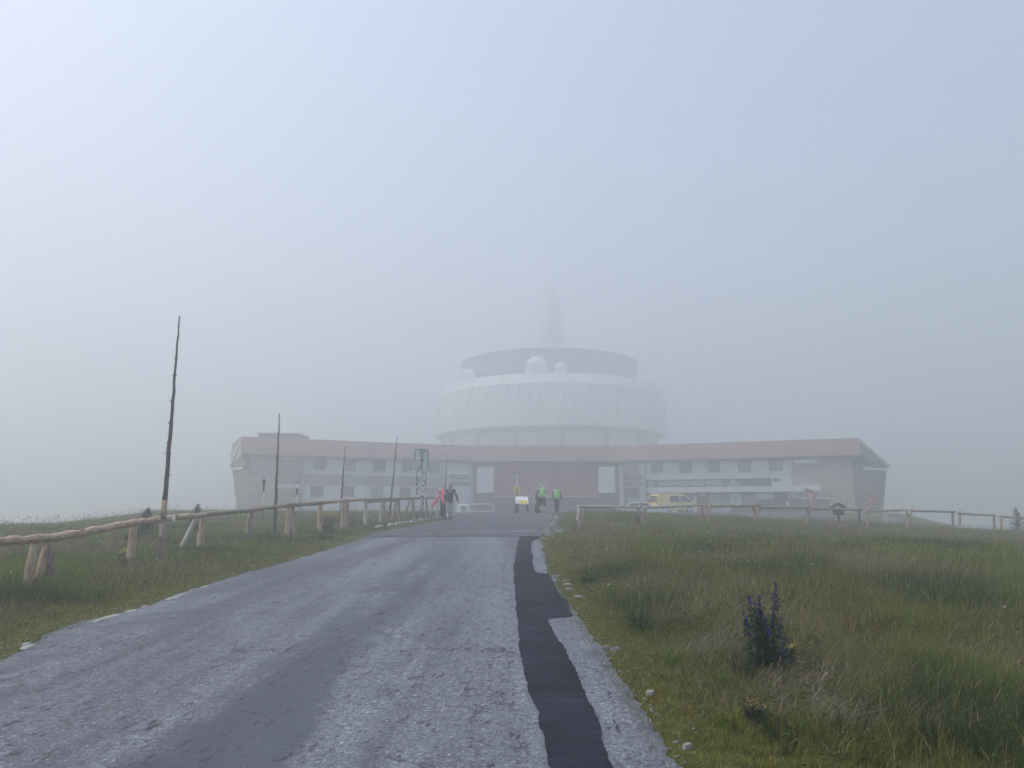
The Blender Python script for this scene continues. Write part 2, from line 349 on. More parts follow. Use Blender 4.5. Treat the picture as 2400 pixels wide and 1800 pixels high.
class MB:
    """collects shapes in world space (or local space of the parent when world=False)"""
    def __init__(self): self.v = []; self.f = []; self.g = {}
    def add(self, vs, fs, grain=None):
        o = len(self.v); self.v += [tuple(p) for p in vs]; self.f += [tuple(i + o for i in f) for f in fs]
        if grain:
            for i, q in enumerate(grain): self.g[o + i] = q
        return self
    def hexa(self, c):      # eight corners, bottom ring then top ring
        return self.add(c, [(0, 3, 2, 1), (4, 5, 6, 7), (0, 1, 5, 4), (1, 2, 6, 5), (2, 3, 7, 6), (3, 0, 4, 7)])
    def box(self, lo, hi, mat=None):
        (x0, y0, z0), (x1, y1, z1) = lo, hi
        c = [Vector(p) for p in ((x0,y0,z0),(x1,y0,z0),(x1,y1,z0),(x0,y1,z0),(x0,y0,z1),(x1,y0,z1),(x1,y1,z1),(x0,y1,z1))]
        if mat: c = [mat @ p for p in c]
        return self.hexa(c)
    def tube(self, pts, rad, n=8, cap=True, jit=0.0, square=1.0):
        pts = [Vector(p) for p in pts]; L = 0; vs = []; gr = []; ref = Vector((0.13, 0.21, 0.97))
        sd = random.random() * 50
        for i, p in enumerate(pts):
            d = (pts[min(i + 1, len(pts) - 1)] - pts[max(i - 1, 0)]).normalized()
            a = d.cross(ref if abs(d.dot(ref)) < 0.95 else Vector((1, 0, 0))).normalized(); b = d.cross(a)
            if i: L += (p - pts[i - 1]).length
            r = rad[i] if hasattr(rad, '__len__') else rad
            for k in range(n):
                t = 2 * math.pi * k / n; rr = r * (1 + jit * (random.random() - 0.5) * 2)
                vs.append(p + a * (math.cos(t) * rr) + b * (math.sin(t) * rr * square))
                gr.append((math.cos(t) + sd, math.sin(t) + sd, L * 3))
        fs = []
        for i in range(len(pts) - 1):
            for k in range(n):
                k2 = (k + 1) % n; fs.append((i * n + k, i * n + k2, (i + 1) * n + k2, (i + 1) * n + k))
        if cap:
            fs.append(tuple(reversed(range(n)))); fs.append(tuple(range((len(pts) - 1) * n, len(pts) * n)))
        return self.add(vs, fs, gr)
    def sphere(self, c, r, n=10, m=7, rot=None):
        c = Vector(c); rr = r if hasattr(r, '__len__') else (r, r, r); vs = []
        for i in range(1, m):
            t = math.pi * i / m
            for k in range(n):
                f = 2 * math.pi * k / n
                p = Vector((rr[0] * math.sin(t) * math.cos(f), rr[1] * math.sin(t) * math.sin(f), rr[2] * math.cos(t)))
                vs.append(c + (rot @ p if rot else p))
        up = Vector((0, 0, rr[2])); up = rot @ up if rot else up
        vs.append(c + up); vs.append(c - up)
        T, B = len(vs) - 2, len(vs) - 1; fs = []
        for i in range(m - 2):
            for k in range(n):
                k2 = (k + 1) % n; fs.append((i * n + k, (i + 1) * n + k, (i + 1) * n + k2, i * n + k2))
        for k in range(n):
            k2 = (k + 1) % n; fs.append((T, k, k2)); fs.append((B, (m - 2) * n + k2, (m - 2) * n + k))
        return self.add(vs, fs)
    def capsule(self, p0, r0, p1, r1, n=10):
        p0, p1 = Vector(p0), Vector(p1); d = p1 - p0; l = d.length or 1e-6; d /= l
        pts = []; rad = []
        for t in (-0.95, -0.6, -0.2): pts.append(p0 + d * r0 * t); rad.append(r0 * math.sqrt(1 - t * t))
        pts += [p0, p1]; rad += [r0, r1]
        for t in (0.2, 0.6, 0.95): pts.append(p1 + d * r1 * t); rad.append(r1 * math.sqrt(1 - t * t))
        return self.tube(pts, rad, n)
    def lathe(self, prof_pts, c, n=48, a0=0.0, a1=2 * math.pi):
        full = abs(a1 - a0 - 2 * math.pi) < 1e-6; k = n if full else n + 1; vs = []
        for (r, z) in prof_pts:
            for i in range(k):
                a = a0 + (a1 - a0) * i / n; vs.append((c[0] + r * math.sin(a), c[1] - r * math.cos(a), z))
        fs = []
        for j in range(len(prof_pts) - 1):
            for i in range(n if full else n):
                i2 = (i + 1) % k; fs.append((j * k + i, j * k + i2, (j + 1) * k + i2, (j + 1) * k + i))
        return self.add(vs, fs)
    def prism(self, poly, ext):     # poly: world points in a ring, ext: extrusion vector
        poly = [Vector(p) for p in poly]; n = len(poly); ext = Vector(ext)
        return self.add(poly + [p + ext for p in poly], [tuple(range(n)), tuple(range(2 * n - 1, n - 1, -1))] + [(i, i + n, (i + 1) % n + n, (i + 1) % n) for i in range(n)])
    def mesh(self, name, off=Vector((0, 0, 0)), recalc=True, smooth_=False):
        me = bpy.data.meshes.new(name)
        me.from_pydata([(p[0] - off[0], p[1] - off[1], p[2] - off[2]) for p in self.v], [], self.f)
        if self.g:
            at_ = me.attributes.new('grain', 'FLOAT_VECTOR', 'POINT')
            for i, q in self.g.items(): at_.data[i].vector = q
        if recalc:
            bm = bmesh.new(); bm.from_mesh(me); bmesh.ops.recalc_face_normals(bm, faces=bm.faces); bm.to_mesh(me); bm.free()
        if smooth_: me.polygons.foreach_set('use_smooth', [True] * len(me.polygons))
        me.update(); return me
    def build(self, name, mat, parent=None, smooth_=False, world=True, recalc=True):
        off = Vector((0, 0, 0))
        if parent is not None and world:
            off = ROOTLOC.get(parent.name, Vector((0, 0, 0)))
        me = self.mesh(name, off, recalc, smooth_); me.materials.append(M[mat])
        o = bpy.data.objects.new(name, me); COL.objects.link(o)
        if parent is not None:
            o.parent = parent; ROOTLOC[o.name] = off
        return o
    def bevelled(self, name, mat, parent=None, w=0.02, seg=2, **kw):
        o = self.build(name, mat, parent, **kw)
        md = o.modifiers.new('bevel', 'BEVEL'); md.width = w; md.segments = seg; md.limit_method = 'ANGLE'; md.angle_limit = math.radians(35)
        return o

def text_mesh(name, body, size, origin, ex, ez, depth, mat, parent, align='LEFT'):
    cu = bpy.data.curves.new('t', 'FONT'); cu.body = body; cu.size = size; cu.extrude = depth; cu.align_x = align; cu.resolution_u = 3
    to = bpy.data.objects.new('t', cu); COL.objects.link(to)
    dg = bpy.context.evaluated_depsgraph_get()
    me = bpy.data.meshes.new_from_object(to.evaluated_get(dg)); bpy.data.objects.remove(to); bpy.data.curves.remove(cu)
    ex = Vector(ex).normalized(); ez = Vector(ez).normalized(); ey = ez.cross(ex)
    mt = Matrix((ex, ez, -ey)).transposed().to_4x4()     # text x -> ex, text y -> ez
    off = ROOTLOC.get(parent.name, Vector((0, 0, 0)))
    me.transform(Matrix.Translation(Vector(origin) - off) @ mt)
    me.materials.clear(); me.materials.append(M[mat]); me.name = name
    o = bpy.data.objects.new(name, me); COL.objects.link(o); o.parent = parent; return o

def np_mesh(name, co, tri, col, mat):
    me = bpy.data.meshes.new(name); nv, nt_ = len(co), len(tri)
    me.vertices.add(nv); me.vertices.foreach_set('co', np.ascontiguousarray(co, np.float32).ravel())
    me.loops.add(nt_ * 3); me.loops.foreach_set('vertex_index', np.ascontiguousarray(tri, np.int32).ravel())
    me.polygons.add(nt_); me.polygons.foreach_set('loop_start', np.arange(0, nt_ * 3, 3, dtype=np.int32))
    if col is not None:
        a = me.attributes.new('Col', 'FLOAT_COLOR', 'POINT')
        a.data.foreach_set('color', np.concatenate([col, np.ones((nv, 1))], 1).astype(np.float32).ravel())
    me.materials.append(M[mat]); me.update(calc_edges=True)
    o = bpy.data.objects.new(name, me); COL.objects.link(o); return o

# ------------------------------------------------------------------ ground and road
def axis(parts):
    out = []
    for a, b, s in parts: out += list(np.arange(a, b, s))
    return np.array(out + [parts[-1][1]])
def ground():
    xs = axis([(-420, -120, 20), (-120, -40, 4), (-40, -12, 1.0), (-12, 8, 0.4), (8, 45, 1.0), (45, 120, 4), (120, 420, 20)])
    ys = axis([(-60, -8, 4), (-8, 30, 0.4), (30, 60, 1.0), (60, 110, 2.5), (110, 420, 15)])
    X, Y = np.meshgrid(xs, ys); Z = G(X, Y)
    ex = np.maximum(xl(Y) - X, X - xr(Y))
    Z = Z - 0.03 * (1 - smooth(-0.6, 0.0, ex)) * (Y < YEND + 3)
    nx, ny = len(xs), len(ys)
    co = np.stack([X, Y, Z], -1).reshape(-1, 3)
    i = np.arange(nx * ny).reshape(ny, nx); a, b, c, d = i[:-1, :-1].ravel(), i[:-1, 1:].ravel(), i[1:, 1:].ravel(), i[1:, :-1].ravel()
    tri = np.concatenate([np.stack([a, b, c], -1), np.stack([a, c, d], -1)])
    o = np_mesh('ground', co, tri, None, 'turf_soil'); o.data.polygons.foreach_set('use_smooth', [True] * len(o.data.polygons))
    setp(o, 'grassy summit ground of the meadow on both sides of the road', kind='structure')
ground()

def strip(name, yl, fl, fr, lift, mat, ncol, edge=0.0, seed=1):
    ys = np.asarray(yl); rows = []
    wob = lambda y, s: edge * ((vnoise(y, 0 * y + s, 1.1, s) - 0.5) * 1.0 + (vnoise(y, 0 * y + s, 0.28, s + 2) - 0.5) * 0.55 + (vnoise(y, 0 * y + s, 0.07, s + 3) - 0.5) * 0.4)
    A = fl(ys) + wob(ys, seed); B = fr(ys) + wob(ys, seed + 9)
    t = np.linspace(0, 1, ncol); X = A[:, None] * (1 - t) + B[:, None] * t; Y = np.repeat(ys[:, None], ncol, 1)
    Z = prof(Y) + lift
    co = np.stack([X, Y, Z], -1).reshape(-1, 3); ny = len(ys)
    i = np.arange(ncol * ny).reshape(ny, ncol); a, b, c, d = i[:-1, :-1].ravel(), i[:-1, 1:].ravel(), i[1:, 1:].ravel(), i[1:, :-1].ravel()
    tri = np.concatenate([np.stack([a, b, c], -1), np.stack([a, c, d], -1)])
    o = np_mesh(name, co, tri, None, mat); o.data.polygons.foreach_set('use_smooth', [True] * len(o.data.polygons)); return o

YU = hit(1000, 1258)[1]                       # where the newer upper surfacing starts
y_fine = np.concatenate([np.arange(-30, 2, 0.5), np.arange(2, 14, 0.06), np.arange(14, YU + 0.3, 0.15)])
setp(strip('road', y_fine, xl, xr, 0.006, 'asphalt_old', 24, 0.12, 2), 'worn grey asphalt road leading up to the building', kind='structure')
def smoothed(f, w): return lambda y: np.mean([f(np.asarray(y) + o) for o in np.linspace(-w, w, 9)], axis=0)
PL = edge_fn([(-0.4, -30), (0.27, 0)] + [hit(*p) for p in [(1288,1797),(1261,1691),(1235,1601),(1218,1522),(1208,1444),(1203,1370),(1206,1319),(1212,1275),(1218,1262)]])
PR = edge_fn([(0.0, -30), (0.60, 0)] + [hit(*p) for p in [(1441,1797),(1402,1687),(1374,1636),(1355,1593),(1335,1534),(1308,1495),(1290,1460),(1288,1452),(1346,1446),(1335,1420),(1312,1393),(1296,1362),(1284,1347),(1254,1343),(1249,1315),(1245,1275),(1251,1268),(1266,1263)]])
yp = np.concatenate([np.arange(-30, 2, 0.5), np.arange(2, 14, 0.05), np.arange(14, YU + 0.6, 0.1)])
PL = smoothed(PL, .9); PRs = smoothed(PR, .8); PR_ = lambda y: np.where(np.asarray(y) < 8.0, PRs(y), PR(y))
setp(strip('asphalt_patch_strip', yp, PL, lambda y: np.minimum(PR_(y), xr(y) - 0.02), 0.014, 'asphalt_patch', 8, 0.05, 5), 'dark newer asphalt strip patched along the right of the road', kind='structure')
yu = np.arange(YU, YEND + 3, 0.2)
setp(strip('upper_road', yu, xl, xr, 0.020, 'asphalt_upper', 16, 0.08, 8), 'darker newer asphalt at the top of the road', kind='structure')
def forecourt():
    xs = np.linspace(-16, 30, 60); ys = np.linspace(YEND + 2.5, 96, 60); X, Y = np.meshgrid(xs, ys); Z = G(X, Y) + 0.03
    i = np.arange(3600).reshape(60, 60); a, b, c, d = i[:-1, :-1].ravel(), i[:-1, 1:].ravel(), i[1:, 1:].ravel(), i[1:, :-1].ravel()
    o = np_mesh('forecourt', np.stack([X, Y, Z], -1).reshape(-1, 3), np.concatenate([np.stack([a, b, c], -1), np.stack([a, c, d], -1)]), None, 'asphalt_upper')
    setp(o, 'asphalt forecourt and parking area in front of the building', kind='structure')
forecourt()
# pale worn spot on the upper road
def blob(name, cx, cy, rx, ry, lift, mat, label, seed):
    n = 40; vs = [(cx, cy, float(prof(cy)) + lift)]
    for k in range(n):
        a = 2 * math.pi * k / n; q = 0.75 + 0.5 * float(vnoise(math.cos(a) * 2, math.sin(a) * 2, 0.8, seed))
        x, y = cx + rx * q * math.cos(a), cy + ry * q * math.sin(a); vs.append((x, y, float(prof(y)) + lift))
    o = MB().add(vs, [(0, 1 + k, 1 + (k + 1) % n) for k in range(n)]).build(name, mat, recalc=False); setp(o, label, kind='structure')
bx_, by_ = hit(1200, 1247); blob('worn_road_spot', bx_, by_, 0.95, 0.7, 0.027, 'asphalt_old', 'pale worn spot in the dark upper asphalt', 3)

def rough_stone(c, sx, sy, sz, rot, seed):
    rs = random.Random(seed); m = Matrix.Translation(c) @ Matrix.Rotation(rot, 4, 'Z'); vs = []
    for z in (-0.6, 1.0):
        k = 0.80 if z > 0 else 1.0
        for a in range(7):
            t = 2 * math.pi * a / 7; ct, st = math.cos(t), math.sin(t); q = k * (1 + 0.22 * (rs.random() - 0.5))
            pw = lambda w: math.copysign(abs(w) ** 0.6, w)
            vs.append(m @ Vector((pw(ct) * sx / 2 * q, pw(st) * sy / 2 * q, z * sz + (rs.random() - 0.5) * sz * 0.35 * (z > 0))))
    return MB().add(vs, [tuple(range(6, -1, -1)), tuple(range(7, 14))] + [(i, (i + 1) % 7, 7 + (i + 1) % 7, 7 + i) for i in range(7)])
# kerb of pale stones along the left of the upper road
kerb = thing('kerb', None, None, (-4.5, 33, 1.1)); setp(kerb, 'row of pale kerb stones along the left edge of the upper road', kind='structure')
pts = [hit(*p) for p in [(878,1241),(915,1236),(950,1230),(985,1224),(1030,1217),(1060,1212),(1085,1206),(1100,1203.5)]]
i = 0
for (a, b) in zip(pts[:-1], pts[1:]):
    L = math.dist(a, b); n = max(1, int(L / 0.85))
    for k in range(n):
        t = (k + 0.5) / n; x = a[0] + (b[0] - a[0]) * t - 0.12; y = a[1] + (b[1] - a[1]) * t
        rough_stone(Vector((x, y, g1(x, y) + 0.05)), 0.78 + 0.12 * random.random(), 0.17, 0.06 + 0.04 * random.random(), math.atan2(b[1] - a[1], b[0] - a[0]) + random.uniform(-.06, .06), i).bevelled('stone', 'kerb_stone', kerb, 0.02, 1)
        i += 1
# white stones bordering the right of the upper road
kr = thing('stone_border', None, None, (2.6, 36, 1.2)); setp(kr, 'line of pale broken stones along the right edge of the upper road', kind='structure')
pts = [hit(*p) for p in [(1284,1256),(1289,1246),(1296,1236),(1302,1226),(1308,1216),(1314,1208)]]
for (a, b) in zip(pts[:-1], pts[1:]):
    L = math.dist(a, b); n = max(1, int(L / 0.45))
    for k in range(n):
        t = (k + random.random() * .6 + .2) / n; x = a[0] + (b[0] - a[0]) * t + random.uniform(-.1, .1); y = a[1] + (b[1] - a[1]) * t
        rough_stone(Vector((x, y, g1(x, y) + 0.04)), random.uniform(.25, .45), random.uniform(.2, .3), random.uniform(.06, .12), random.random() * 3, i).build('stone', 'pale_stone', kr); i += 1
# concrete crumbs at the left edge of the road and a few stones at the right edge
slab_spots = [(404,1404,.34,.12),(428,1396,.26,.10),(262,1447,.36,.13),(308,1434,.22,.10),(232,1456,.2,.1),(480,1377,.22,.10),(340,1424,.15,.08),(66,1518,.22,.10),(455,1384,.2,.08),(62,1512,.12,.06)]
ce = thing('road_edging', None, None, (-5.2, 9, .3)); setp(ce, 'broken pale edging slabs along the left of the worn road', kind='structure')
for k, (px, py, sx, sy) in enumerate(slab_spots):
    x, y = hit(px, py); rough_stone(Vector((x, y, g1(x, y) + 0.010)), sx, sy, 0.010, 1.45 + random.uniform(-.25, .25), 90 + k).build('slab', 'kerb_stone', ce)
se = thing('roadside_stones', None, None, (1.4, 9, .3)); setp(se, 'few pale flat stones lying at the right edge of the road', kind='structure')
for k, (px, py, sx) in enumerate([(1318,1372,.22),(1322,1382,.2),(1316,1364,.16),(1424,1524,.14),(1500,1628,.15),(1405,1520,.1),(1580,1755,.10),(1294,1352,.2),(1270,1264,.3),(1340,1400,.2)]):
    x, y = hit(px, py); x += .08; rough_stone(Vector((x, y, g1(x, y) + 0.012)), sx * .8, sx * .45, 0.016, random.random() * 3, 130 + k).build('stone', 'pale_stone', se)

# ------------------------------------------------------------------ the building
BX, BY = 4.8, 95.0
Z0 = 1.2
bld = thing('summit_building', 'wide white hotel with red-brown roof, two wings and a huge round drum in fog', 'building', (BX, BY, 1.5))
class Wing:
    def __init__(s, pi, po, sgn):
        s.pi = Vector((*pi, 0)); s.po = Vector((*po, 0)); s.L = (s.po - s.pi).length; s.es = (s.po - s.pi).normalized()
        n = Vector((-s.es.y, s.es.x, 0)); s.en = n if n.y < 0 else -n
    def P(s, a, n, z): return s.pi + s.es * a + s.en * n + Vector((0, 0, z))
    def s_of(s, px, n=0.0):
        q = (px - CX) / 1775.6; o = s.pi + s.en * n       # azimuth line x = q*y near the horizon
        return (q * o.y - o.x) / (s.es.x - q * s.es.y)
    def z_of(s, px, py, n=0.0):
        p = s.P(s.s_of(px, n), n, 0); return at(px, py, p.y).z
    def box(s, mb, a0, a1, n0, n1, z0, z1, flare=0.0):
        mb.hexa([s.P(a0, n0, z0), s.P(a1, n0, z0), s.P(a1, n1, z0), s.P(a0, n1, z0), s.P(a0, n0, z1), s.P(a1, n0, z1), s.P(a1, n1 + flare, z1), s.P(a0, n1 + flare, z1)]); return mb
LW = Wing((-4.9, 95), ((578 - 1200) / 1775.6 * 83.5, 83.5), -1)
RW = Wing((13.6, 95), ((2005 - 1200) / 1775.6 * 85.0, 85.0), 1)
ZE, ZR = 7.72, 10.0      # eaves, roof top
FLR = 0.80

def wing_shell(w, lat, back, s_clad):
    L = w.L
    w.box(MB(), 0.02, s_clad, -12, 0, Z0, ZE + 0.3).build('wall', 'white_siding', bld)
    w.box(MB(), s_clad + .003, L, -12, 0.28, Z0, ZE + 0.3).build('wall', 'stone_brown', bld)
    # chamfered end wall, leaning out towards the top
    c0 = w.P(L, 0.28, 0); c1 = c0 + Vector((lat, back, 0)); out = Vector((math.copysign(FLR, lat), 0, 0))
    b0, b1 = c0, c1 - out * 0.9
    back0 = w.P(L, -12, 0); back1 = c1 + Vector((0, 9, 0))
    q = [b0 + Vector((0, 0, Z0)), b1 + Vector((0, 0, Z0)), back1 - out * .9 + Vector((0, 0, Z0)), back0 + Vector((0, 0, Z0)),
         c0 + Vector((0, 0, 8.2)), c1 + out * 0.3 + Vector((0, 0, 6.75)), back1 + out * .3 + Vector((0, 0, 6.75)), back0 + Vector((0, 0, 9.55))]
    MB().hexa(q).build('end_wall', 'stone_shaded', bld)  # darker copy of the wing-end stone: shade of the turned-away face in its colour
    # light strip under the end eave
    d01 = (c1 - c0); nrm = Vector((d01.y, -d01.x, 0)).normalized(); nrm = nrm if nrm.y < 0 else -nrm
    a = c0 + d01 * 0.25 + nrm * .22 + out * .2; b = c1 + nrm * .22 + out * .3
    MB().hexa([a + Vector((0,0,6.35)), b + Vector((0,0,6.35)), b + Vector((0,.3,6.35)), a + Vector((0,.3,6.35)), a + Vector((0,0,6.62)), b + Vector((0,0,6.62)), b + Vector((0,.3,6.62)), a + Vector((0,.3,6.62))]).build('eave_board', 'white_paint', bld)
    # roof front slope
    prof_ = [(0.95, ZE), (0.95, ZE + 0.22), (-1.1, ZR), (-12.2, ZR - .3), (-12.2, ZE)]
    a_in = 0.0
    vs = [w.P(a_in, n, z) for n, z in prof_] + [w.P(L + 0.95, n, z) for n, z in prof_]
    k = len(prof_)
    MB().add(vs, [tuple(range(k)), tuple(range(2 * k - 1, k - 1, -1))] + [(i, (i + 1) % k, (i + 1) % k + k, i + k) for i in range(k)]).build('roof', 'roof_red', bld)
    # end hood sloping down outwards, with its verge board
    R = w.P(L + 0.953, -1.1, ZR); R_ = w.P(L + 0.953, -12.2, ZR); T = c1 + out * .5 + Vector((0, -0.35, 7.05)); T_ = T + Vector((0, 10, 0))
    F_ = w.P(L + 0.953, 0.95, ZE + 0.1)
    th = Vector((0, 0, -0.22))
    MB().add([R, T, T_, R_, R + th, T + th, T_ + th, R_ + th], [(0, 1, 2, 3), (7, 6, 5, 4), (0, 4, 5, 1), (1, 5, 6, 2), (2, 6, 7, 3), (3, 7, 4, 0)]).build('roof', 'roof_red', bld)
    # front cheek of the hood
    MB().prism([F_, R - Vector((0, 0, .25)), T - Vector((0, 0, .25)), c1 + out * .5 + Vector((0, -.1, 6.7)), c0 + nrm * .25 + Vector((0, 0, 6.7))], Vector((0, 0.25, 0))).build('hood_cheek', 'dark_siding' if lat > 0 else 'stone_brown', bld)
    e = (T - R).normalized(); up = Vector((0, 0, 1)); fy = Vector((0, -0.14, 0))
    dn = Vector((0, 0, -0.42)); R2, T2 = R + fy + Vector((0, 0, -.10)), T + fy + Vector((0, 0, -.10))
    MB().hexa([R2 + dn, T2 + dn, T2 + dn - fy, R2 + dn - fy, R2, T2, T2 - fy, R2 - fy]).build('verge_board', 'white_paint' if lat < 0 else 'grey_paint', bld)
    # eaves gutter board along the front
    w.box(MB(), 0, L + .9, 0.955, 1.03, ZE - .02, ZE + 0.16).build('gutter', 'frame_dark', bld)
wing_shell(LW, -2.9, 3.2, LW.s_of(706)); wing_shell(RW, 5.0, 2.6, RW.s_of(1866))

def window(w, a0, a1, z0, z1, n, pane, mull=True, fmat='frame_dark', ft=0.10):
    f = MB(); w.box(f, a0, a0 + ft, n, n + .09, z0, z1); w.box(f, a1 - ft, a1, n, n + .09, z0, z1)
    w.box(f, a0 + ft, a1 - ft, n, n + .09, z1 - ft, z1); w.box(f, a0 + ft, a1 - ft, n, n + .09, z0, z0 + ft)
    if mull: w.box(f, (a0 + a1) / 2 - .05, (a0 + a1) / 2 + .05, n, n + .09, z0 + ft, z1 - ft)
    root = w.box(MB(), a0 + .02, a1 - .02, n - .05, n + .03, z0 + .02, z1 - .02).build('window', pane, bld)
    f.build('frame', fmat, root)
    s = MB(); w.box(s, a0 - .06, a1 + .06, n, n + .16, z0 - .08, z0 - .002).build('sill', 'grey_paint', root)
# left wing
w = LW; top_z = ZE
c_up = [(730.5, 759), (806, 830), (871, 900), (938, 964), (1003, 1028)]
c_lo = [(725, 755), (800, 828), (868, 896), (936, 961), (1001, 1026)]
zb = w.z_of(800, 1114); zt2 = w.z_of(800, 1139)
sc = w.s_of(706)
MBu = MB(); MBu.hexa([w.P(.3, 0.003, zb), w.P(sc - .9, 0.003, zb), w.P(sc - .9, .30, zb), w.P(.3, .30, zb), w.P(.3, 0.003, ZE), w.P(sc - .1, 0.003, ZE), w.P(sc - .1, .34, ZE), w.P(.3, .34, ZE)]); MBu.build('upper_cladding', 'white_siding', bld)
w.box(MB(), .3, sc - .2, .003, .10, zt2 + .05, zb - .003).build('tan_band', 'tan_siding', bld)
nb = 9
for k in range(nb):      # separate facing panels in the tan band
    a0 = .4 + (sc - .8) * k / nb; a1 = .4 + (sc - .8) * (k + 1) / nb - .06
    w.box(MB(), a0, a1, .103, .14 + .02 * (k % 2), zt2 + .10, zb - .06).build('facing_panel', 'tan_siding' if k % 2 else 'concrete', bld)
w.box(MB(), .3, sc - .3, .003, .16, Z0 + .4, zt2 + .047).build('lower_cladding', 'white_siding', bld)
for (p0, p1) in c_up:
    n = .34; a0, a1 = sorted((w.s_of(p0, n), w.s_of(p1, n))); window(w, a0, a1, 6.42, 7.62, n, 'pane_curtain' if random.random() < .5 else 'pane_dark')
for (p0, p1) in c_lo:
    n = .165; a0, a1 = sorted((w.s_of(p0, n), w.s_of(p1, n))); window(w, a0, a1, 3.35, 4.55, n, 'pane_curtain' if random.random() < .5 else 'pane_dark')
for (p0, p1, y0, y1, m_) in [(652, 705, 1069, 1078, 'white_siding'), (636, 703, 1136, 1145, 'white_siding'), (650, 704, 1080, 1134, 'tan_siding'), (652, 706, 1147, 1195, 'tan_siding'), (575, 600, 1115, 1198, 'concrete')]:
    n = .28; a0, a1 = sorted((w.s_of(p0, n), w.s_of(p1, n))); zz = sorted((w.z_of((p0 + p1) / 2, y0, n), w.z_of((p0 + p1) / 2, y1, n)))
    w.box(MB(), a0, min(a1, w.L - .05), n + .003, n + (.22 if 'white' in m_ else .08), zz[0], zz[1]).build('facing_panel', m_, bld)
# low roof box behind the left wing
rb = MB().box((-34 + 3.5, 92, 9.5), (-34 + 9.0, 96, 10.9)); 
p0 = at(612, 1020, 93); p1 = at(703, 1020, 93)
MB().box((p0.x, 92, 9.4), (p1.x, 97, p0.z + .05)).build('roof_hut', 'roof_red', bld)
MB().box((p0.x - .2, 91.8, p0.z + .053), (p1.x + .2, 97.2, p0.z + .2)).build('roof_hut_cap', 'grey_paint', bld)
# right wing
w = RW; sc = w.s_of(1866)
zb = w.z_of(1739, 1121.5)
MB().hexa([w.P(.3, 0.003, zb), w.P(sc - .35, 0.003, zb), w.P(sc - .35, .30, zb), w.P(.3, .30, zb), w.P(.3, 0.003, ZE), w.P(sc - .1, 0.003, ZE), w.P(sc - .1, .34, ZE), w.P(.3, .34, ZE)]).build('upper_cladding', 'white_siding', bld)
for (p0, p1) in [(1531, 1557), (1597, 1623.5), (1664, 1692.5), (1735.5, 1765.5), (1809.5, 1841)]:
    n = .34; a0, a1 = sorted((w.s_of(p0, n), w.s_of(p1, n))); window(w, a0, a1, 6.42, 7.62, n, 'pane_curtain', ft=.12)
def wpanel(name, p0, p1, y0, y1, n0, n1, mat, ref=None):
    ref = ref or (p0 + p1) / 2
    a0, a1 = sorted((w.s_of(p0, n1), w.s_of(p1, n1))); zz = sorted((w.z_of(ref, y0, n1), w.z_of(ref, y1, n1)))
    return w.box(MB(), a0, a1, n0, n1, zz[0], zz[1]).build(name, mat, bld), a0, a1, zz
# white canopy band over the ground floor, running on over the brown end
a0, a1 = w.s_of(1520, 1.2), w.s_of(1928, 1.2); zc1 = w.z_of(1739, 1140, 1.2); zc0 = w.z_of(1739, 1153, 1.2)
w.box(MB(), a0, a1, 0.30, 1.2, zc0, zc1).build('canopy', 'white_siding', bld)
wpanel('canopy_hood', 1868, 1922, 1077.5, 1086.5, .285, .75, 'white_siding', 1856)
# ground floor, recessed dark bays with pale piers, doors and shutters
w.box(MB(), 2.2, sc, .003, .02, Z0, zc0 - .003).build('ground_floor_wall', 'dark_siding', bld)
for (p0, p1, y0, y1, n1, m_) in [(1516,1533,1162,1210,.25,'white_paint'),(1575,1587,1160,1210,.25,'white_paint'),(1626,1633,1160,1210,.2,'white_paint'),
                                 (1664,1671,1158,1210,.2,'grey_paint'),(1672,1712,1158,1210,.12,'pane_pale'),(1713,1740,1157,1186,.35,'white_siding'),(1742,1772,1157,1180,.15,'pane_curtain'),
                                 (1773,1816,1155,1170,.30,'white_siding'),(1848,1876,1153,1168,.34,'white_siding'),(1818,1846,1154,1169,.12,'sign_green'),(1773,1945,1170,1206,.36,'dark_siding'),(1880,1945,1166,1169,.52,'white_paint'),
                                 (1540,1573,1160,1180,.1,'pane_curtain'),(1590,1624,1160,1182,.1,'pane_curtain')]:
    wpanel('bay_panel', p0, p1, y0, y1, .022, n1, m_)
wpanel('door', 1634, 1663, 1162, 1212, .022, .14, 'door_red'); wpanel('door_frame', 1640, 1656, 1158, 1161, .022, .3, 'white_paint')
for (p0, p1, y0) in [(1721, 1733, 1167), (1721, 1733, 1172)]: wpanel('vent_grille', p0, p1, y0, y0 + 1.6, .353, .38, 'frame_dark')
for (px, y0, y1) in [(1847, 1175, 1187)]: wpanel('white_lamp', px - 3, px + 3, y0, y1, .363, .6, 'white_paint')
# centre block between the wings with the red entrance
def cbox(name, px0, px1, py0, py1, yf, yb, mat):
    a, b = at(px0, py1, yf), at(px1, py0, yf)
    return MB().box((a.x, yf, a.z), (b.x, yb, b.z)).build(name, mat, bld)
MB().box((-5.2, 95.1, Z0), (13.9, 112, ZE + .2)).build('wall', 'tan_siding', bld)
pf = [(94.0, ZE), (94.0, ZE + .22), (96.1, ZR), (113, ZR - .3), (113, ZE)]
for xx in [(-5.4, 14.1)]:
    vs = [(xx[0], y, z) for y, z in pf] + [(xx[1], y, z) for y, z in pf]; k = 5
    MB().add(vs, [tuple(range(k)), tuple(range(2 * k - 1, k - 1, -1))] + [(i, (i + 1) % k, (i + 1) % k + k, i + k) for i in range(k)]).build('roof', 'roof_red', bld)
MB().box((-5.3, 93.9, ZE - .03), (14.0, 93.995, ZE + .16)).build('gutter', 'frame_dark', bld)
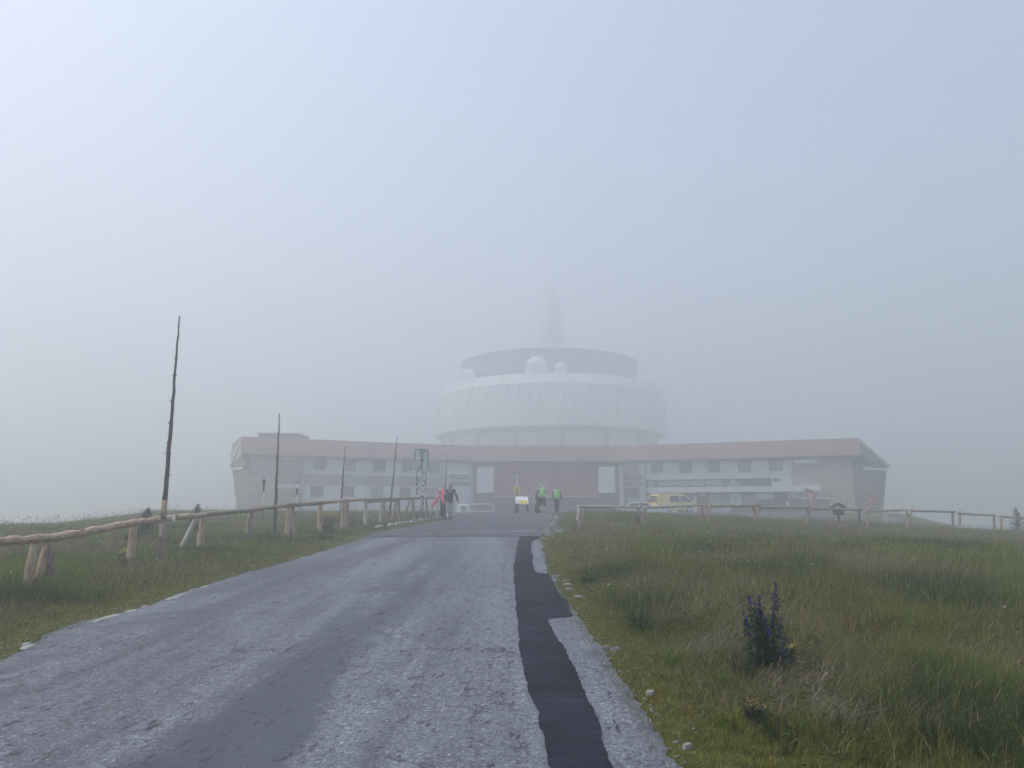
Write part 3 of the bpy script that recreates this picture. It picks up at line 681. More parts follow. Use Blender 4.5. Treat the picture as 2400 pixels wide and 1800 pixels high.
def split_panels(px0, px1, py0, py1, yf, n, m, mat):
    a, b = at(px0, py1, yf), at(px1, py0, yf); dx = (b.x - a.x) / n; dz = (b.z - a.z) / m
    for i in range(n):
        for j in range(m):
            MB().box((a.x + i * dx + .012, yf + .006 * ((i + j) % 2), a.z + j * dz + .012), (a.x + (i + 1) * dx - .012, 95.09, a.z + (j + 1) * dz - .012)).build('facing_panel', mat, bld)
split_panels(1159, 1401, 1088, 1162, 94.6, 8, 3, 'red_panel')
split_panels(1117, 1157, 1094, 1155, 94.5, 2, 2, 'white_paint'); split_panels(1403, 1441, 1094, 1155, 94.5, 2, 2, 'white_paint')
cbox('dark_plinth', 1112, 1157, 1157, 1206, 94.3, 95.09, 'dark_siding'); cbox('dark_plinth', 1403, 1446, 1157, 1206, 94.3, 95.09, 'dark_siding')
# entrance glazing
a, b = at(1161, 1206, 94.7), at(1399, 1164, 94.7)
for i in range(9):
    dx = (b.x - a.x) / 9
    d = MB().box((a.x + i * dx + .06, 94.85, Z0), (a.x + (i + 1) * dx - .06, 95.05, b.z)).build('entrance_pane', 'pane_dark', bld)
    MB().box((a.x + i * dx - .06, 94.7, Z0), (a.x + i * dx + .058, 95.07, b.z)).build('entrance_post', 'frame_dark', bld)
cbox('entrance_lintel', 1158, 1402, 1161.5, 1165, 94.2, 94.69, 'grey_paint')
cbox('white_pier', 1001, 1048, 1160, 1168, 94.4, 94.9, 'white_paint') if False else None
# shallow bays either side of the entrance, with pale piers
def wbox(name, wg, px0, px1, py0, py1, n0, n1, mat):
    a0, a1 = sorted((wg.s_of(px0, n1), wg.s_of(px1, n1))); rf_ = (px0 + px1) / 2; zz = sorted((wg.z_of(rf_, py0, n1), wg.z_of(rf_, py1, n1)))
    return wg.box(MB(), a0, a1, n0, n1, zz[0], zz[1]).build(name, mat, bld)
wbox('bay_wall', LW, 1042, 1100, 1100, 1185, .345, .42, 'white_siding'); wbox('bay_pier', LW, 1034, 1041, 1092, 1206, .345, .6, 'grey_paint')
wbox('bay_wall', RW, 1462, 1510, 1092, 1206, .345, .50, 'tan_siding'); wbox('bay_pier', RW, 1500, 1514, 1092, 1206, .503, .8, 'grey_paint'); wbox('bay_pier', RW, 1452, 1462, 1092, 1206, .503, .8, 'grey_paint')
wbox('shop_window', RW, 1466, 1498, 1143, 1203, .503, .56, 'pane_dark')
for yy in (1167, 1171, 1175): wbox('window_shelf', RW, 1470, 1495, yy, yy + 1.6, .563, .64, 'white_paint')
wbox('shop_window_frame', RW, 1464, 1499, 1141, 1143, .503, .7, 'white_paint')

# the drum
DC = 215.0; dcx = (1290 - 1200) / 1775.6 * DC; C = (dcx, DC)
DR = DC * math.sin(math.atan(279 / 1775.6))
yf = DC - DR
zf = lambda py, y=yf: at(1290, py, y).z
z_b, z_l, z_m, z_t = zf(997), zf(971), zf(898), zf(873, yf + 1.2)
lt = MB(); lt.lathe([(DR - 4, z_b + .2), (DR - .2, z_b), (DR, z_b + .15), (DR, z_l), (DR - .12, z_l + .12), (DR - .12, z_l + .3)], C, 96); lt.build('drum_rim', 'drum_white', bld, smooth_=False)
MB().lathe([(DR - .35, z_l + .1), (DR - .35, z_m), (DR - .1, z_m), (DR - .1, z_m + .25), (DR - 1.6, z_t), (DR - 8, z_t + .5), (0.01, z_t + .6)], C, 96).build('drum_roof', 'drum_white', bld)
NP = 72
for k in range(NP):        # folded facing panels round the drum
    a = 2 * math.pi * k / NP; da = 2 * math.pi / NP * .94
    def pol(r, t, z): return (C[0] + r * math.sin(t), C[1] - r * math.cos(t), z)
    zl, zh = z_l + .31, z_m - .02; r0, r1 = DR - .34, DR + .02
    sk = da * .35
    v = [pol(r0, a, zl), pol(r1, a + da * .5 - sk, zl), pol(r0, a + da, zl), pol(r0, a, zh), pol(r1, a + da * .5 + sk, zh), pol(r0, a + da, zh), pol(r0 - .04, a, zl), pol(r0 - .04, a + da, zl), pol(r0 - .04, a, zh), pol(r0 - .04, a + da, zh)]
    MB().add(v, [(0, 1, 4, 3), (1, 2, 5, 4), (6, 8, 9, 7), (3, 4, 5), (0, 2, 1), (0, 3, 8, 6), (2, 7, 9, 5), (3, 5, 9, 8), (0, 6, 7, 2)]).build('drum_panel', 'drum_white', bld)
# recessed glazed storey under the drum
RG = DR * 0.90; zr0 = 9.5
MB().lathe([(RG, zr0), (RG, z_b + .25)], C, 96).build('gallery_wall', 'drum_dark', bld)
z_g = at(1290, 1011, DC - RG).z
for k in range(-5, 6):
    a0 = (k + .05) * .385 + .057; a1 = (k + .95) * .385 + .057
    MB().lathe([(RG + .02, zr0 + .3), (RG + .10, zr0 + .3), (RG + .10, z_g), (RG + .02, z_g)], C, 10, a0, a1).build('gallery_pane', 'pane_pale', bld)  # pale base colour stands in for fog reflected in the glass
    ac = k * .385 + .057
    p = Vector((C[0] + (RG + .5) * math.sin(ac), C[1] - (RG + .5) * math.cos(ac), 0))
    MB().tube([p + Vector((0, 0, zr0)), p + Vector((0, 0, z_b + .15))], .55, 8).build('gallery_column', 'drum_dark', bld)
MB().lathe([(RG + .2, z_b - .5), (DR - .6, z_b + .05), (DR - .6, z_b + .25), (RG + .2, z_b + .2)], C, 96).build('drum_soffit', 'drum_dark', bld)
MB().lathe([(DR - .5, 8.0), (DR - .5, zr0 + .1), (0.01, zr0 + .12)], C, 64).build('lower_ring', 'roof_red', bld)
# upper dark ring and tower
R2 = DC * math.sin(math.atan(212 / 1775.6)); zt = at(1290, 815, DC - R2).z
MB().lathe([(R2, z_t), (R2, zt - .5), (R2 + .25, zt - .4), (R2 + .25, zt), (R2 - 1.0, zt + .35), (0.01, zt + .5)], C, 80).build('upper_ring', 'drum_dark', bld)
tw = [(6.6, zt), (6.0, zt + 2.6), (5.2, zt + 5.6), (4.6, zt + 6.0), (4.2, zt + 11), (3.7, zt + 14), (3.3, 62), (2.7, 67), (1.2, 69), (0.25, 69.5), (0.15, 104), (0.01, 104.02)]
MB().lathe(tw, C, 32).build('tower_shaft', 'tower_grey', bld)
# white radomes on the drum roof
def radome(px, py_top, py_bot, wpx, label):
    d = DC - R2 - 3.0
    for _ in range(30):
        lat = (px - 1290) / 1775.6 * d; d = DC - math.sqrt(max(1.0, (R2 + 3.2) ** 2 - lat ** 2))
    pb = at(px, py_bot, d); r = wpx / 2 / 1775.6 * d * 1.02; zb_ = z_t - .05
    t = thing('radome', label, 'radome', (pb.x, d, zb_), 'white radomes on the drum roof')
    zc = at(px, py_top, d).z - r
    MB().lathe([(r * .98, zb_), (r * .98, zc)] + [(r * math.cos(q), zc + r * math.sin(q)) for q in np.linspace(.02, 1.56, 10)], (pb.x, d), 28).build('dome', 'white_paint', t, smooth_=True)
    MB().lathe([(r * 1.06, zb_), (r * 1.06, zb_ + .25), (r * .97, zb_ + .3)], (pb.x, d), 28).build('base_ring', 'grey_paint', t)
radome(1258, 835, 872, 54, 'largest white dome on the drum roof in front of the dark ring'); radome(1314, 849, 874, 31, 'small white dome just right of the largest dome on the drum roof'); radome(1096, 864, 886, 34, 'white dome at the left end of the drum roof')

# signs on the building
def board_sign(w, p0, p1, pyt, pyb, n, label, mat, ref=None):
    ref = ref or (p0 + p1) / 2
    a0, a1 = sorted((w.s_of(p0, n), w.s_of(p1, n))); zt_, zb_ = w.z_of(ref, pyt, n), w.z_of(ref, pyb, n)
    loc = w.P((a0 + a1) / 2, n - .06, zb_)
    t = thing('sign_board', label, 'sign', loc)
    w.box(MB(), a0, a1, n - .06, n, zb_, zt_).build('board', mat, t)
    return t, a0, a1, zb_, zt_
RW_sign = RW
t, a0, a1, zb_, zt_ = board_sign(RW, 1516, 1812, 1121.8, 1139.8, .98, 'long dark green restaurant and hotel sign above the white canopy', 'sign_green', 1739)
hgt = zt_ - zb_; ez = Vector((0, 0, 1))
fw = (a1 - a0)
sT0 = RW.s_of(1547, .98); sT1 = RW.s_of(1696, .98)
txt = text_mesh('lettering', 'RESTAURACE A HOTEL PRADĚD', hgt * .78, RW.P(sT0, .985, zb_ + hgt * .22), RW.es, ez, .006, 'cloth_white', t)
# fit the lettering to its length
vx = [v.co.copy() for v in txt.data.vertices]; o0 = RW.P(sT0, .985, zb_) - ROOTLOC[t.name]
ln = max((v - o0).dot(RW.es) for v in vx); kx = (sT1 - sT0) / ln
for v in txt.data.vertices:
    q = (v.co - o0).dot(RW.es); v.co += RW.es * (q * kx - q)
# round emblem: ring with a mountain-like arrow
sc_ = RW.s_of(1528, .98); zc = (zb_ + zt_) / 2; rr = hgt * .40
em = MB(); ring = []
for i in range(28):
    for (r_, n_) in ((rr, .983), (rr * .8, .983), (rr * .8, 1.0), (rr, 1.0)):
        q = 2 * math.pi * i / 28; ring.append(RW.P(sc_ + r_ * math.cos(q), n_, zc + r_ * math.sin(q)))
em.add(ring, [(i * 4 + j, ((i + 1) % 28) * 4 + j, ((i + 1) % 28) * 4 + (j + 1) % 4, i * 4 + (j + 1) % 4) for i in range(28) for j in range(4)])
for (x0, x1, y0, y1) in ((-.08, .08, -.6, .35),):
    RW.box(em, sc_ + x0 * rr, sc_ + x1 * rr, .983, 1.0, zc + y0 * rr, zc + y1 * rr)
em.prism([RW.P(sc_ - .45 * rr, .983, zc - .05 * rr), RW.P(sc_ + .45 * rr, .983, zc - .05 * rr), RW.P(sc_, .983, zc + .6 * rr)], RW.en * .017); em.build('emblem', 'cloth_white', t)
sm = RW.s_of(1722, .98); em = MB(); 
em.prism([RW.P(sm - .5, .983, zc + .02), RW.P(sm + .5, .983, zc + .02), RW.P(sm + .12, .983, zc + hgt * .34), RW.P(sm, .983, zc + hgt * .40), RW.P(sm - .12, .983, zc + hgt * .34)], RW.en * .017)
for k in range(2): RW.box(em, sm - .75 + .1 * k, sm + .75 - .1 * k, .983, 1.0, zc - .12 - .2 * k, zc - .02 - .2 * k)
em.build('logo', 'grey_paint', t)
t2, b0, b1, yb_, yt_ = board_sign(RW, 1813, 1860, 1117, 1138, .80, 'pale square sign with a small picture right of the long green sign', 'white_siding', 1836)
RW.box(MB(), b0 + .2, b0 + 1.0, .803, .82, yt_ - .55, yt_ - .2).build('picture', 'sign_green', t2)
def flat_sign(px0, px1, py0, py1, yf, label, mat, lines=0):
    a, b = at(px0, py1, yf), at(px1, py0, yf)
    t = thing('sign_board', label, 'sign', ((a.x + b.x) / 2, yf, a.z)); MB().box((a.x, yf, a.z), (b.x, yf + .1, b.z)).build('board', mat, t)
    for k in range(lines):
        n = 7; w_ = (b.x - a.x) * .8; zc = a.z + (b.z - a.z) * (k + .5) / lines
        for i in range(n):
            if random.random() < .25: continue
            x0 = a.x + (b.x - a.x) * .1 + w_ * i / n
            MB().box((x0, yf - .012, zc - .06), (x0 + w_ / n * .75, yf - .001, zc + .06)).build('lettering', 'grey_paint', t)
for (wg, p0, p1, y0, y1, n, lab, mt) in [(LW, 1053, 1099, 1113, 1123, .55, 'upper of two dark sign boards left of the red entrance', 'frame_dark'), (LW, 1053, 1099, 1129, 1138, .55, 'lower of two dark sign boards left of the red entrance', 'frame_dark'),
                                       (RW, 1466, 1507, 1114, 1124, .90, 'upper dark sign board right of the red entrance', 'sign_green'), (RW, 1465, 1508, 1131, 1140, .90, 'lower dark sign board just above the shop window right of the entrance', 'sign_green')]:
    t, a0, a1, zb_, zt_ = board_sign(wg, p0, p1, y0, y1, n, lab, mt); nn = 7; ww_ = (a1 - a0) * .8; zc = (zb_ + zt_) / 2
    for i in range(nn):
        if random.random() < .25: continue
        q = a0 + (a1 - a0) * .1 + ww_ * i / nn; wg.box(MB(), q, q + ww_ / nn * .75, n + .001, n + .012, zc - .07, zc + .07).build('lettering', 'grey_paint', t)
a0, a1 = RW.s_of(1468, .6), RW.s_of(1484, .6); po = RW.box(MB(), a0, a1, .562, .60, RW.z_of(1476, 1165, .6), RW.z_of(1476, 1146, .6)).build('poster', 'poster_print'); setp(po, 'printed poster in the shop window beside the entrance', 'poster')

# ------------------------------------------------------------------ logs, fences, poles
def logpts(p0, p1, n, wob):
    p0, p1 = Vector(p0), Vector(p1); d = p1 - p0; out = []
    for i in range(n + 1):
        t = i / n; o = Vector((random.uniform(-1, 1), random.uniform(-1, 1), random.uniform(-1, 1))) * wob * (0 if i in (0, n) else 1)
        out.append(p0 + d * t + o)
    return out
def log(name, pts, r0, r1, mat, parent, n=10, jit=.06, knots=0):
    mb = MB(); m = len(pts)
    rad = [(r0 + (r1 - r0) * i / (m - 1)) * random.uniform(.93, 1.08) for i in range(m)]
    mb.tube(pts, rad, n, jit=jit)
    for k in range(knots):
        t = random.uniform(.05, .95); i = min(int(t * (m - 1)), m - 2); f = t * (m - 1) - i
        p = Vector(pts[i]).lerp(Vector(pts[i + 1]), f); d = (Vector(pts[i + 1]) - Vector(pts[i])).normalized(); r = rad[i]
        s = d.cross(Vector((random.uniform(-1, 1), random.uniform(-1, 1), random.uniform(-1, 1)))).normalized()
        mb.tube([p + s * r * .6, p + s * r * 1.25 + d * r * .3, p + s * r * (1.35 + random.random() * .5) + d * r * .5], [r * .45, r * .28, r * .16], 6)
    return mb.build(name, mat, parent, smooth_=True)
def gz(x, y): return g1(x, y)

lf = thing('log_fence', 'long peeled log rail fence along the left of the road', 'fence', (-8.3, 11.7, .4))
RP = [(-220,1287,9.2),(0,1269,10.6),(95,1263,11.8),(190,1249,13.4),(312,1225,15.8),(407,1214,17.8),(475,1207,19.5),(581,1195.5,21.8),(680,1183.5,23.6),(752,1178.5,25.5),(805,1172.5,28),(858,1171,30),(898,1169.5,32),(935,1168.5,33.5),(967,1168,35.5),(996,1167,37),(1031,1166,39)]
def rail_at(px):
    q = np.array(RP); return at(px, float(np.interp(px, q[:, 0], q[:, 1])), float(np.interp(px, q[:, 0], q[:, 2])))
def rail_d(px): q = np.array(RP); return float(np.interp(px, q[:, 0], q[:, 2]))
for (a, b, r0, r1, m_) in [(-220, 98, .070, .062, 'peeled_log'), (94, 316, .062, .076, 'peeled_log'), (310, 480, .070, .064, 'peeled_log'), (473, 690, .062, .068, 'grey_log'), (682, 762, .064, .07, 'grey_log'), (755, 862, .066, .064, 'peeled_log'), (856, 940, .062, .06, 'grey_log'), (934, 1031, .06, .055, 'grey_log')]:
    k = max(8, int(abs(b - a) / 12)); pts = [rail_at(a + (b - a) * i / k) + Vector((random.uniform(-.01, .01), 0, random.uniform(-.012, .012))) for i in range(k + 1)]
    log('rail', pts, r0, r1, m_, lf, 12, .07, 5)
def fence_post(px_top, px_bot, r, mat, parent, drop=.06, d=None, dd=0.0, lean=0.0, name='post'):
    d0 = d or rail_d(px_top); p1 = rail_at(px_top) if d is None else d
    p1 = p1 + Vector((0, dd, -drop)); d1 = d0 + dd + lean; x = (px_bot - CX) / 1790 * d1
    p0 = Vector((x, d1, gz(x, d1) - .1))
    return log(name, logpts(p0, p1, 6, r * .10), r * 1.1, r * .92, mat, parent, 10, .10, 0)
fence_post(82, 70, .062, 'peeled_log', lf); fence_post(98, 92, .060, 'peeled_log', lf, dd=.16); fence_post(100, 135, .065, 'grey_log', lf, dd=.12, lean=.25, name='brace')
fence_post(314, 307, .085, 'peeled_log', lf); fence_post(473, 466, .085, 'peeled_log', lf, dd=.1); fence_post(463, 416, .058, 'pale_log', lf, dd=-.08, lean=-.35, name='brace')
fence_post(583, 578, .085, 'grey_log', lf, dd=.2); fence_post(676, 671, .065, 'peeled_log', lf); fence_post(686, 690, .070, 'grey_log', lf, dd=.05, name='brace')
fence_post(751, 749, .080, 'peeled_log', lf); fence_post(804, 800, .075, 'peeled_log', lf); fence_post(812, 812, .09, 'grey_log', lf, dd=.1)
fence_post(857, 855, .075, 'pale_log', lf); fence_post(899, 901, .055, 'grey_log', lf, dd=.06); fence_post(897, 888, .06, 'pale_log', lf, dd=-.05, name='brace')
fence_post(935, 934, .065, 'grey_log', lf); fence_post(932, 912, .055, 'grey_log', lf, dd=-.06, lean=-.3, name='brace'); fence_post(967, 969, .07, 'grey_log', lf)
fence_post(960, 942, .05, 'grey_log', lf, dd=.1, name='brace'); fence_post(998, 1000, .065, 'grey_log', lf); fence_post(1026, 1021, .06, 'pale_log', lf); fence_post(1020, 1003, .05, 'grey_log', lf, dd=.1, name='brace')
q0 = at(863, 1177, 31.0); q1 = at(935, 1173.5, 34.0); log('brace', logpts(q0, q1, 6, .01), .045, .04, 'grey_log', lf, 8)
# number plate on the rail
p = at(410, 1215, 17.6); pl = MB().box((p.x - .035, p.y - .07, p.z - .06), (p.x + .035, p.y - .055, p.z + .06)).build('number_plate', 'white_paint'); setp(pl, 'small white plate nailed to the log rail beside the tallest pole', 'plate')

rf = thing('rail_fence', 'weathered log fence on crossed legs across the right meadow', 'fence', (4.0, 29, 1.0))
def R_(px, py, d): return at(px, py, d)
for (p0, y0, d0, p1, y1, d1, r, m_) in [(1353,1187,28.4,1503,1189,30.2,.052,'pale_log'),(1508,1190,30.2,1651,1183.5,34.5,.055,'pale_log'),(1656,1187.5,34.6,1782,1184.5,35.4,.06,'grey_log'),(1776,1190.5,35.5,1897,1189,38,.062,'grey_log'),
                                    (1898,1192,38,2020,1195,38.6,.062,'grey_log'),(2030,1199,38.6,2128,1195.5,39.2,.06,'grey_log'),(2134,1197,39.2,2238,1199.5,40.2,.062,'grey_log'),(2245,1203.5,40.3,2333,1208.5,42,.06,'grey_log'),(2342,1211.5,42.1,2450,1216,44,.06,'grey_log')]:
    pts = logpts(R_(p0, y0, d0), R_(p1, y1, d1), 12, .012); log('rail', pts, r, r * .9, m_, rf, 9, .08, 7)
def leg(px0, py0, d, px1, r, mat, dd0=0, dd1=0, name='leg'):
    p1 = at(px0, py0, d + dd0); x = (px1 - CX) / 1783 * (d + dd1); p0 = Vector((x, d + dd1, gz(x, d + dd1) - .1))
    log(name, logpts(p0, p1, 5, r * .15), r * 1.05, r * .9, mat, rf, 9, .09, 2)
leg(1357, 1190, 28.4, 1353, .068, 'pale_log', 0, 0, 'post'); leg(1373, 1191, 28.5, 1358, .05, 'grey_log', .1, .3)
for (px, d, rt, rb, y, mt) in [(1505, 30.2, 12, 10, 1185, 'pale_log'), (1654, 34.5, 9, -7, 1180, 'grey_log'), (1774, 35.5, 11, 11, 1183, 'grey_log'), (1896, 38, 7, 10, 1187, 'grey_log'), (2024, 38.6, 10, -9, 1190, 'bark_log'), (2131, 39.2, 7, 9, 1192, 'grey_log'), (2241, 40.3, 9, -7, 1197, 'grey_log'), (2338, 42, 9, -8, 1207, 'grey_log')]:
    leg(px - rt, y + 3, d, px + rb, .062, mt, -.06, .25); leg(px + rt, y, d, px - rb, .060, 'grey_log', .06, -.25)
leg(1496, 1215, 30.1, 1490, .05, 'bark_log', .2, .5, 'strut')
# cut stumps
def stump(px, d, h, r, label):
    x = (px - CX) / 1783 * d; z = gz(x, d)
    o = MB().tube([(x, d, z - .05), (x + .02, d, z + h * .5), (x + .01, d, z + h)], [r * 1.2, r, r * .95], 11, jit=.08).build('log_stump', 'bark_log'); setp(o, label, 'stump', 'cut stumps by the right fence')
stump(1348, 28.3, .32, .07, 'short dark stump at the foot of the white end post of the right fence'); stump(1494, 29.6, .40, .10, 'thick dark stump beside the second support of the right fence')

def snow_pole(px0, py0, px1, d, r, label, whorls=12, h_extra=0.0):
    top = at(px0, py0, d); x = (px1 - CX) / 1785 * d; bot = Vector((x, d, gz(x, d) - .15))
    t = thing('marker_pole', label, 'pole', (x, d, gz(x, d)), 'tall bare spruce marker poles')
    n = 26; pts = logpts(bot, top, n, .010); rad = [r * (1 - .78 * (i / n) ** 1.1) * random.uniform(.95, 1.05) for i in range(n + 1)]
    MB().tube(pts, rad, 9, jit=.05).build('shaft', 'bark_log', t, smooth_=True)
    mb = MB()
    for k in range(whorls):
        f = (k + random.uniform(.2, .8)) / whorls; i = min(int(f * n), n - 1); p = pts[i].lerp(pts[i + 1], f * n - i); rr = rad[i]
        mb.tube([p + Vector((0, 0, -rr * .3)), p, p + Vector((0, 0, rr * .35))], [rr * .95, rr * 1.22, rr * .95], 9)
        for q in range(random.randint(2, 4)):
            a = random.random() * 6.28; s = Vector((math.cos(a), math.sin(a), .45))
            mb.tube([p + s * rr * .6, p + s * (rr * 1.5 + random.random() * .03)], [rr * .3, rr * .14], 5)
    setp(mb.build('branch_stubs', 'bark_log', t), kind='stuff')
    return t, bot, top
t, b_, tp_ = snow_pole(421, 741, 379, 16.0, .062, 'tallest bare spruce pole, nearest the camera on the left', 13)
q = b_.lerp(tp_, .20); q2 = b_.lerp(tp_, .265); MB().tube([q, q.lerp(q2, .5), q2], [.062, .061, .059], 12).build('bare_wood_patch', 'peeled_log', t, smooth_=True)
q = b_.lerp(tp_, .03); q2 = b_.lerp(tp_, .19); MB().tube([q, q.lerp(q2, .5), q2], [.066, .064, .0625], 12).build('grey_foot', 'grey_log', t, smooth_=True)
snow_pole(655, 968, 643, 24.0, .060, 'second bare pole from the left, in front of the tan end of the left wing', 9)
snow_pole(809, 1044, 795, 31.0, .055, 'thin bare pole between the tallest pair and the sticker sign, third from the left', 7)
snow_pole(931, 1024, 911, 36.5, .055, 'leaning bare pole just left of the sticker-covered sign', 8)
snow_pole(1048, 1066, 1040, 45, .05, 'farthest bare pole, rising behind the two walkers', 5)
def stake(px0, py0, px1, d, seq, label):
    top = at(px0, py0, d); x = (px1 - CX) / 1785 * d; bot = Vector((x, d, gz(x, d) - .1))
    t = thing('snow_stake', label, 'stake', (x, d, gz(x, d)), 'black and white snow stakes')
    for (f0, f1, m_, r) in seq: MB().tube([bot.lerp(top, f0), bot.lerp(top, f1)], r, 9).build('band', m_, t)
stake(619, 1122, 614, 33, [(0, .42, 'black_paint', .025), (.42, .72, 'white_paint', .027), (.72, .98, 'black_paint', .035), (.86, .97, 'black_paint', .06), (.98, 1.0, 'black_paint', .03)], 'snow stake with a thick black top in front of the left building end')
stake(698, 1128, 689, 33, [(0, .30, 'black_paint', .025), (.30, .68, 'white_paint', .027), (.68, .84, 'black_paint', .034), (.84, .95, 'white_paint', .055), (.95, 1.0, 'black_paint', .04)], 'snow stake with a white sleeve near its top, right of the other stake')

# sticker covered sign frame
d = 36.0
def q_(px, py, dd=0): return at(px, py, d + dd)
p = q_(987, 1195); ss = thing('sticker_sign', 'tall sign post frame covered all over in white stickers by the left fence', 'sign', (p.x, d, gz(p.x, d)))
MB().tube([(p.x - .02, d + .05, gz(p.x, d) - .1), q_(988, 1180, .05), q_(988.5, 1054, .05)], [.055, .055, .055], 8).build('pole', 'steel', ss)
mb = MB()
for pts in ([(972.5, 1102), (972.5, 1056), (974.5, 1053.5), (1001, 1053.5), (1003.5, 1056), (1003.5, 1102)], [(976, 1102), (998.5, 1102), (998, 1160), (977, 1160), (976, 1102)]):
    mb.tube([q_(*z) for z in pts], .022, 6)
mb.build('frame', 'black_paint', ss)
mb = MB()
for y in (1059, 1078, 1096, 1102, 1132, 1158): mb.tube([q_(981 if y < 1100 else 976, y, .02), q_(996 if y < 1100 else 998, y, .02)], .02, 6)
mb.build('crossbar', 'steel', ss)
m_, nt, b = new_mat('sticker_mesh')
b.inputs['Base Color'].default_value = (.10, .11, .12, 1); b.inputs['Roughness'].default_value = .5
a, b_ = q_(977, 1159, .03), q_(998, 1103, .03); MB().box((a.x, d + .03, a.z), (b_.x, d + .04, b_.z)).build('back_plate', 'sticker_mesh', ss)
a, b_ = q_(989, 1187, .0), q_(993.5, 1161, 0); MB().box((a.x, d - .01, a.z), (b_.x, d + .02, b_.z)).build('foot_plate', 'steel', ss)
a, b_ = q_(973.5, 1101, .04), q_(1002.5, 1055, .04); MB().box((a.x, d + .06, a.z), (b_.x, d + .07, b_.z)).build('clear_panel', 'pane_panel', ss)
mats = ['cloth_white', 'ridge_plastic', 'grey_paint', 'frame_dark']
for mi, mm in enumerate(mats):
    mb = MB()
    for k in range((210, 90, 60, 50)[mi]):
        u = random.random()
        if u < .82: px, py = random.uniform(977.5, 997.5), random.uniform(1104, 1159)
        elif u < .92: px, py = random.choice([random.uniform(974, 985), random.uniform(991, 1002)]), 1102 - 28 * random.random() ** 1.6
        else: px, py = random.uniform(985, 993), random.uniform(1160, 1194)
        c = q_(px, py, random.uniform(-.035, .02)); s = random.uniform(.018, .045); h = s * random.uniform(.6, 1.3); r = random.uniform(-.5, .5)
        ux, uz = Vector((math.cos(r), 0, math.sin(r))), Vector((-math.sin(r), 0, math.cos(r)))
        mb.prism([c - ux * s - uz * h, c + ux * s - uz * h, c + ux * s + uz * h, c - ux * s + uz * h], Vector((0, .004, 0)))
    setp(mb.build('stickers', mm, ss), kind='stuff')

# info signs near the hikers
d = 49.0
def bar(mb, p0, p1, r, n=8): mb.tube([p0, p1], r, n); return mb
p = at(1212, 1203, d); ys = thing('yellow_notice', 'yellow notice sign on a black and white banded post', 'sign', (p.x, d, gz(p.x, d)))
g = gz(p.x, d)
MB().tube([(p.x, d, g - .05), (p.x, d, at(1212, 1158, d).z)], .05, 8).build('post', 'dark_timber', ys)
zz = np.linspace(at(1212, 1139, d).z, at(1212, 1110, d).z, 8)
for k in range(7): MB().tube([(p.x, d, zz[k]), (p.x, d, zz[k + 1])], .048, 8).build('band', 'white_paint' if k % 2 == 0 else 'grey_paint', ys)
MB().box((p.x - .2, d - .03, zz[-1]), (p.x + .2, d + .03, zz[-1] + .06)).build('cap', 'steel', ys)
a, b_ = at(1206.5, 1159, d), at(1218.3, 1140, d); pl = MB().box((a.x, d - .09, a.z), (b_.x, d - .06, b_.z)).bevelled('plate', 'yellow_sign', ys, .02, 2)
w_, h_ = b_.x - a.x, b_.z - a.z; mb = MB()
mb.box((a.x + w_ * .38, d - .098, a.z + h_ * .72), (a.x + w_ * .62, d - .091, a.z + h_ * .92))
for f in (.58, .50, .42, .30, .22, .14): mb.box((a.x + w_ * .2, d - .098, a.z + h_ * f - .012), (a.x + w_ * random.uniform(.7, .82), d - .091, a.z + h_ * f + .018))
mb.build('print', 'black_paint', ys)
d = 48.5
p = at(1222, 1203, d); ib = thing('information_board', 'sloping white and yellow information board on dark timber legs', 'sign', (p.x, d, gz(p.x, d)))
g = gz(p.x, d)
for px in (1209, 1213.5, 1236):
    x = at(px, 1200, d).x; MB().box((x - .07, d - .05, g - .05), (x + .07, d + .10, at(px, 1181 if px < 1230 else 1183, d).z)).bevelled('leg', 'dark_timber', ib, .01, 1)
A, B, C_, D_ = at(1209.5, 1180, d - .25), at(1239.5, 1181.5, d - .25), at(1237, 1165, d + .2), at(1208, 1163.5, d + .2)
MB().prism([A, B, C_, D_], Vector((0, .03, -.05))).build('panel', 'white_paint', ib)
def onp(u, v): return A.lerp(B, u).lerp(D_.lerp(C_, u), v) + Vector((0, -.012, .006))
def patch(u0, u1, v0, v1): return [onp(u0, v0), onp(u1, v0), onp(u1, v1), onp(u0, v1)]
mb = MB(); mb.prism([onp(.28, .04), onp(.98, .04), onp(.99, .35), onp(.90, .48), onp(.62, .55), onp(.30, .38)], Vector((0, -.004, .002))); mb.build('map', 'yellow_sign', ib)
mb = MB()
for (u0, u1, v0, v1) in [(.25, .33, .30, .40), (.40, .60, .26, .36), (.42, .52, .14, .18), (.75, .92, .42, .50), (.05, .22, .08, .12), (.05, .22, .20, .24), (.06, .2, .32, .36), (.68, .72, .70, .80), (.38, .42, .60, .68), (.7, .9, .16, .20)]:
    mb.prism([p_ + Vector((0, -.006, .003)) for p_ in patch(u0, u1, v0, v1)], Vector((0, -.004, .002)))
mb.build('print', 'black_paint', ib)
d = 50.0
p = at(1259, 1202, d); wp = thing('wooden_post', 'dark rough wooden post with a small white sign beside the hikers', 'post', (p.x, d, gz(p.x, d))); g = gz(p.x, d)
MB().tube([(p.x - .05, d, g - .05), (p.x, d, g + .6), (p.x - .02, d, g + 1.1), (p.x - .04, d, at(1259, 1153, d).z)], [.15, .11, .12, .08], 9, jit=.12).build('shaft', 'dark_timber', wp, smooth_=True)
MB().tube([(p.x + .16, d + .1, g - .05), (p.x + .12, d + .05, g + .9), (p.x, d, g + 1.25)], [.08, .07, .06], 8, jit=.1).build('prop', 'dark_timber', wp, smooth_=True)
a, b_ = at(1246.5, 1179, d), at(1256, 1174, d); MB().box((a.x, d - .16, a.z), (b_.x, d - .14, b_.z)).build('plate', 'white_paint', wp)
